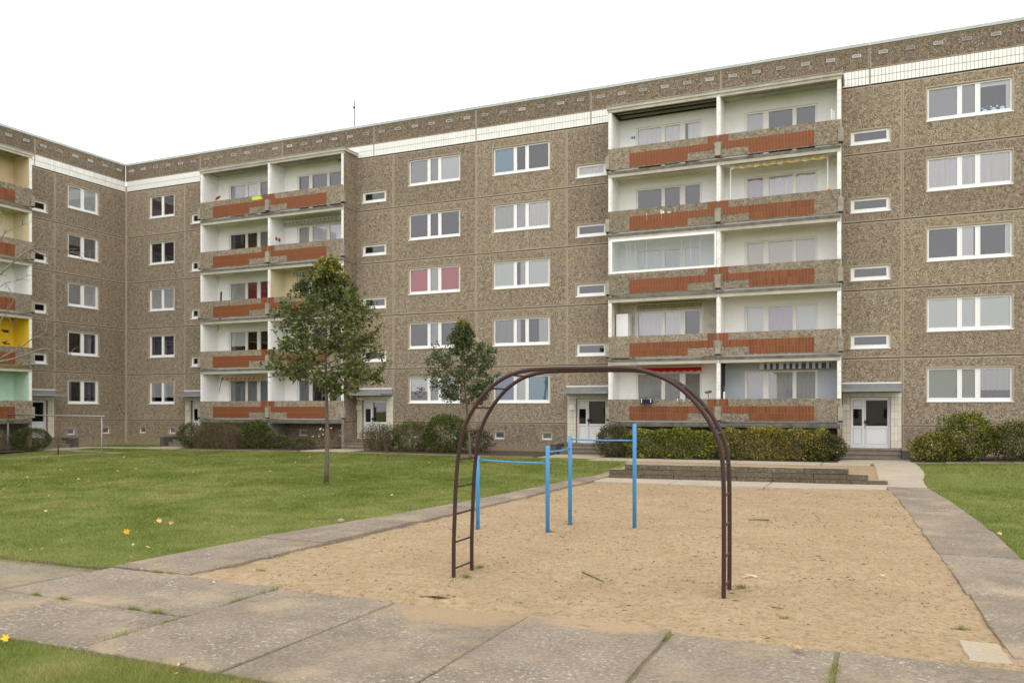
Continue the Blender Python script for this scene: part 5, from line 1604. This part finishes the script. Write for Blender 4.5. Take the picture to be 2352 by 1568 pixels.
# weed tufts in the slab joints
def tuft(x, y, z, s, seed, ln=None):
    g = np.random.default_rng(seed); m = 90 + seed % 3
    sp_ = .045*s
    px_, py_ = g.normal(0, sp_*(2.2 if ln else 1), m), g.normal(0, sp_*.5, m)
    if ln is not None:
        c_, s_ = math.cos(ln), math.sin(ln); px_, py_ = px_*c_-py_*s_, px_*s_+py_*c_
    a = g.uniform(0, 6.28, m); h = .05*s*(.4+g.random(m)); w = .0035
    lx, ly = np.cos(a)*h*.9, np.sin(a)*h*.9
    V = np.stack([np.stack([px_-np.sin(a)*w, py_+np.cos(a)*w, px_*0], 1), np.stack([px_+np.sin(a)*w, py_-np.cos(a)*w, px_*0], 1), np.stack([px_+lx, py_+ly, h], 1)], 1).reshape(-1, 3)
    o = link('weed_tuft', np_mesh('weed_tuft', V, np.arange(m*3).reshape(-1, 3), 'l_grass', np.repeat(.2+.5*g.random(m), 3)), None, (x, y, z))
    return tag(o, 'small green weed tuft growing in a joint between grey paving slabs', 'weed', 'weeds in the paving joints')
for k, (x, y, s, ln) in enumerate(((32.55, -29.82, 1.1, 0), (33.05, -29.83, 1.1, 0), (34.25, -29.85, 1.1, 0), (34.62, -29.86, 1.2, 0), (35.05, -28.42, 1.4, 1.57), (35.05, -29.0, 1.0, 1.57), (35.06, -30.75, 1.3, 1.57), (33.1, -28.17, .9, 0), (32.8, -28.16, .9, 0), (41.77, -28.95, 1.0, 1.57), (40.16, -28.55, .9, 1.57), (35.05, -30.1, .8, 1.57), (32.0, -28.0, 1.1, 0), (41.77, -29.4, 1.2, 1.57))):
    tuft(x, y, .018, s, 300+k, ln)
for k, (x, y) in enumerate(((36.75, -25.85), (36.9, -26.55), (40.5, -25.7), (43.15, -23.4), (36.5, -22.22), (42.95, -26.9), (39.6, -28.1), (41.2, -27.2), (34.0, -27.4), (38.2, -27.75))):
    o = tuft(x, y, .0, .9, 400+k)
    o['label'] = 'small green weed tuft growing in the sand of the play pit'; o['group'] = 'weeds in the sand'

# daisies and crumbs
g = np.random.default_rng(8)
x = g.uniform(14, 33, 900); y = g.uniform(-28, -6, 900)
ok = (x < xout(y)-.3) & in_view(x, y) & (fbm(x*.4, y*.4, 12) > .42); x, y = x[ok][:150], y[ok][:150]
x = np.concatenate([x, g.uniform(44.6, 48, 25)]); y = np.concatenate([y, g.uniform(-18, -6, 25)])
mb = MB()
for px_, py_ in zip(x, y):
    z = float(gz(px_, py_))+.04; r = random.uniform(.008, .014)
    mb.poly([(px_+r*math.cos(t*1.047), py_+r*math.sin(t*1.047), z+.004*math.cos(t*2)) for t in range(6)])
tag(mb.build('daisies', 'daisy'), 'tiny white daisies dotted over the lawn', 'flowers', None, 'stuff')
mb = MB(); g = np.random.default_rng(18)
n_ = 0
while n_ < 1700:
    px_, py_ = g.uniform(33.6, 43.2), g.uniform(-28.4, -12)
    if not (xin(py_)+.1 < px_ < xri(py_)-.1): continue
    if fbm(np.array([px_*1.3]), np.array([py_*1.3]), 19)[0] < g.uniform(.25, .62): continue
    n_ += 1
    l, w, a = g.uniform(.004, .012)+.035*g.random()**6, g.uniform(.002, .006), g.uniform(0, 3.14); c_, s_ = math.cos(a), math.sin(a)
    z = .012+g.uniform(-.006, .012)
    mb.hexa([(px_-l*c_-w*s_, py_-l*s_+w*c_, z), (px_+l*c_, py_+l*s_, z), (px_+w*s_, py_-w*c_, z)], [(px_-l*c_*.8, py_-l*s_*.8, z+.01), (px_+l*c_*.8, py_+l*s_*.8, z+.008), (px_, py_, z+.012)])
tag(mb.build('bark_litter', 'litter'), 'dark crumbs of bark and twigs strewn over the sand', 'litter', None, 'stuff')

# sticks and the buried leaf
def stick(pts, r, label):
    mb = MB(); mb.tube(pts, r, 6)
    return solo(mb, 'stick', 'stick', label, 'stick', tuple(pts[0]), True)
stick([(38.38, -25.92, .07), (38.55, -26.02, .045), (38.76, -26.14, .012)], [.013, .012, .008], 'dark stick lying by a shallow hollow under the climbing arch')
stick([(39.70, -19.05, .02), (39.9, -19.0, .03), (40.12, -18.97, .025)], [.008, .016, .018], 'pale broken stick on the sand right of the blue bars')
stick([(41.0, -26.70, .015), (41.13, -26.74, .012)], [.007, .005], 'short thin dark twig on the sand right of the arch foot')
stick([(31.6, -22.98, .09), (31.9, -22.97, .10)], [.01, .007], 'short twig on the lawn edge beside a pebble')
mb = MB(); mb.tube([(32.28, -23.03, .05), (32.28, -23.03, .085), (32.28, -23.03, .125), (32.28, -23.03, .14)], [.05, .08, .06, .02], 9)
solo(mb, 'pebble', 'block_top', 'round pale pebble on the left slab path at the lawn edge', 'stone', (32.28, -23.03, .05), True)
mb = MB(); mb.hexa([(37.12, -27.97, -.08), (37.30, -28.0, -.08), (37.28, -27.93, -.08)], [(37.14, -27.96, -.02), (37.31, -27.99, -.0), (37.28, -27.93, -.0)])  # dead leaf lying in the dug hole
solo(mb, 'buried_leaf', 'l_fall_t', 'orange-tan leaf lying in the hole dug at the slab edge', 'chip', (37.2, -27.96, -.08))
mb = MB()
for k in range(5):
    a = k*.6; mb.tube([(40.44+.02*k, -25.1, .015), (40.5+.04*math.cos(a), -25.1+.06*math.sin(a), .05), (40.62, -25.08+.03*k, .02)], .006, 5)
solo(mb, 'dry_weed', 'l_fall_w', 'pale dry plant stalks behind the right foot of the arch', 'dry plant', (40.5, -25.1, .0))

# fallen leaves
def leaf_mesh(kind, m, seed):
    r = random.Random(seed)
    if kind == 'maple':
        out = []
        for i in range(5):
            a = math.radians(-100+i*50+90)
            out.append((a-.44, .48)); out.append((a-.2, .74)); out.append((a, .98*(1 if i in (1, 2, 3) else .78))); out.append((a+.2, .70))
        pts = [(math.cos(a)*q, math.sin(a)*q) for a, q in out] + [(-.08, -.28), (0, -.75), (.05, -.28)]
    else:
        pts = [(.0, -.6), (.25, -.35), (.38, 0), (.25, .45), (0, .8), (-.25, .45), (-.38, 0), (-.22, -.4)]
    cu, tw = r.uniform(.15, .5), r.uniform(-.3, .3)
    v = [(x, y, cu*abs(x)**1.5+.25*cu*y*y+tw*x*y+r.uniform(0, .08)) for x, y in pts] + [(0, .05, 0)]
    n = len(pts); f = [(i, (i+1) % n, n) for i in range(n)]
    me = bpy.data.meshes.new('fallen_leaf'); me.from_pydata(v, [], f); me.materials.append(M[m]); me.update(); return me
LM = {(k, m): [leaf_mesh(k, m, s) for s in range(3)] for k in ('maple', 'oval') for m in ('l_fall_o', 'l_fall_t', 'l_fall_y', 'l_fall_w')}
def fallen(x, y, size, kind, m, label, group=None, z=None, tilt=.35, rz=None):
    me = random.choice(LM[(kind, m)])
    o = link('fallen_leaf', me, None, (x, y, (float(gz(x, y))+.055 if z is None else z)))
    o.scale = (size,)*3
    o.rotation_euler = (random.uniform(-tilt, tilt), random.uniform(-tilt, tilt), random.uniform(0, 6.28) if rz is None else rz)
    return tag(o, label, 'leaf', group)
fallen(29.42, -25.72, 0.082, 'maple', 'l_fall_y', 'largest bright yellow leaf standing up in the left lawn', tilt=.2).rotation_euler = (1.2, .3, .5)
fallen(28.76, -24.35, 0.076, 'maple', 'l_fall_t', 'large curled tan and orange leaf on the left lawn', tilt=.3).rotation_euler = (.8, .5, .3)
fallen(29.25, -24.5, 0.068, 'maple', 'l_fall_t', 'smaller curled tan leaf right beside the large tan and orange leaf', tilt=.3).rotation_euler = (.9, -.3, 1.3)
fallen(34.1, -28.46, 0.051, 'maple', 'l_fall_w', 'bleached leaf lying on the grey slab beside the left path corner', z=.055)
fallen(34.18, -31.34, 0.060, 'maple', 'l_fall_y', 'yellow leaf on the grass edge at the bottom left corner').rotation_euler = (1.0, .2, .2)
fallen(36.42, -31.27, 0.068, 'maple', 'l_fall_w', 'pale leaf on the grass edge at the bottom, left of the centre')
fallen(41.43, -28.50, 0.078, 'maple', 'l_fall_t', 'orange-tan maple leaf lying on the front slab near the sand', z=.06, tilt=.1)
fallen(41.12, -28.26, 0.048, 'maple', 'l_fall_o', 'reddish brown leaf at the sand edge of the front slab', z=.05, tilt=.2)
fallen(42.22, -24.31, 0.051, 'maple', 'l_fall_w', 'pale star-shaped leaf on the right part of the sand', z=.04, tilt=.15)
fallen(40.14, -17.8, 0.041, 'maple', 'l_fall_t', 'small orange leaf on the sand behind the pale stick', z=.03)
fallen(44.22, -19.57, 0.068, 'maple', 'l_fall_t', 'tan leaf on the right lawn edge beside the slab path', z=.07)
fallen(26.75, -15.95, 0.088, 'maple', 'l_fall_y', 'golden leaf at the foot of the left tree trunk')
fallen(26.4, -16.0, 0.061, 'oval', 'l_fall_y', 'small golden leaf left of the golden leaf at the tree trunk')
fallen(25.2, -16.1, 0.054, 'oval', 'l_fall_y', 'small yellow leaf on the lawn left of the tree trunk')
fallen(36.55, -31.45, 0.034, 'oval', 'l_fall_o', 'small orange leaf in the grass at the bottom left of centre')
fallen(34.75, -31.25, 0.034, 'oval', 'l_fall_o', 'small orange leaf at the corner where slab meets lower left grass')
fallen(33.0, -20.9, 0.041, 'maple', 'l_fall_t', 'tan leaf on the left slab path level with the blue bars', z=.1)
fallen(35.55, -25.0, 0.041, 'maple', 'l_fall_t', 'tan leaf on the sand left of the climbing arch', z=.03)
LBL = {'l_fall_o': ('small orange-brown dead leaf scattered on the left lawn', 'orange-brown leaves on the left lawn'),
       'l_fall_t': ('small pale tan dead leaf scattered on the left lawn', 'tan leaves on the left lawn'),
       'l_fall_w': ('small bleached dead leaf scattered on the left lawn', 'bleached leaves on the left lawn')}
g = random.Random(77); k = 0
while k < 240:
    y = -27.6 + 20*g.random()**1.5; x = g.uniform(10, 32.5)
    if x > xout(y)-.4 or not in_view(np.array([x]), np.array([y]))[0]: continue
    if g.random() > .25+.75*float(np.clip((30-x)/14, 0, 1)): continue
    m = g.choice(['l_fall_o']*4+['l_fall_t']*5+['l_fall_w'])
    fallen(x, y, g.uniform(.034, .066), g.choice(['maple', 'maple', 'oval']), m, *LBL[m], tilt=.7); k += 1
g = random.Random(78)
for k in range(12):
    fallen(g.uniform(.5, 4.4), g.uniform(-2.6, -.5), g.uniform(.04, .06), 'maple', 'l_fall_t', 'tan leaf in the grass patch of the inner building corner', 'leaves in the corner grass patch')

# ------------------------------------------------------------------ houses across the street, behind the camera (they show in the panes)
for k, (x, y, w, h, lab) in enumerate(((6, -92, 24, 6.5, 'left'), (42, -96, 26, 7.5, 'middle'), (78, -90, 24, 6.0, 'right'))):
    t = thing('row_house', 'pale house with a red gable roof behind the viewer, %s of three' % lab, 'house', (x, y, 0))
    MB().box(x-w/2, y-5, 0, x+w/2, y+5, h).build('wall', 'render', t)
    mb = MB()
    mb.hexa([(x-w/2-.4, y-5.6, h-.1), (x+w/2+.4, y-5.6, h-.1), (x+w/2+.4, y+5.6, h-.1), (x-w/2-.4, y+5.6, h-.1)], [(x-w/2-.4, y-.05, h+4.2), (x+w/2+.4, y-.05, h+4.2), (x+w/2+.4, y+.05, h+4.2), (x-w/2-.4, y+.05, h+4.2)])
    mb.build('roof', 'red_roof', t)
    for i in range(6):
        for z in (1, 3.8):
            xx = x-w/2+2+i*(w-4)/5
            MB().box(xx-.6, y+5, z, xx+.6, y+5.03, z+1.4).build('window', 'dark', t)
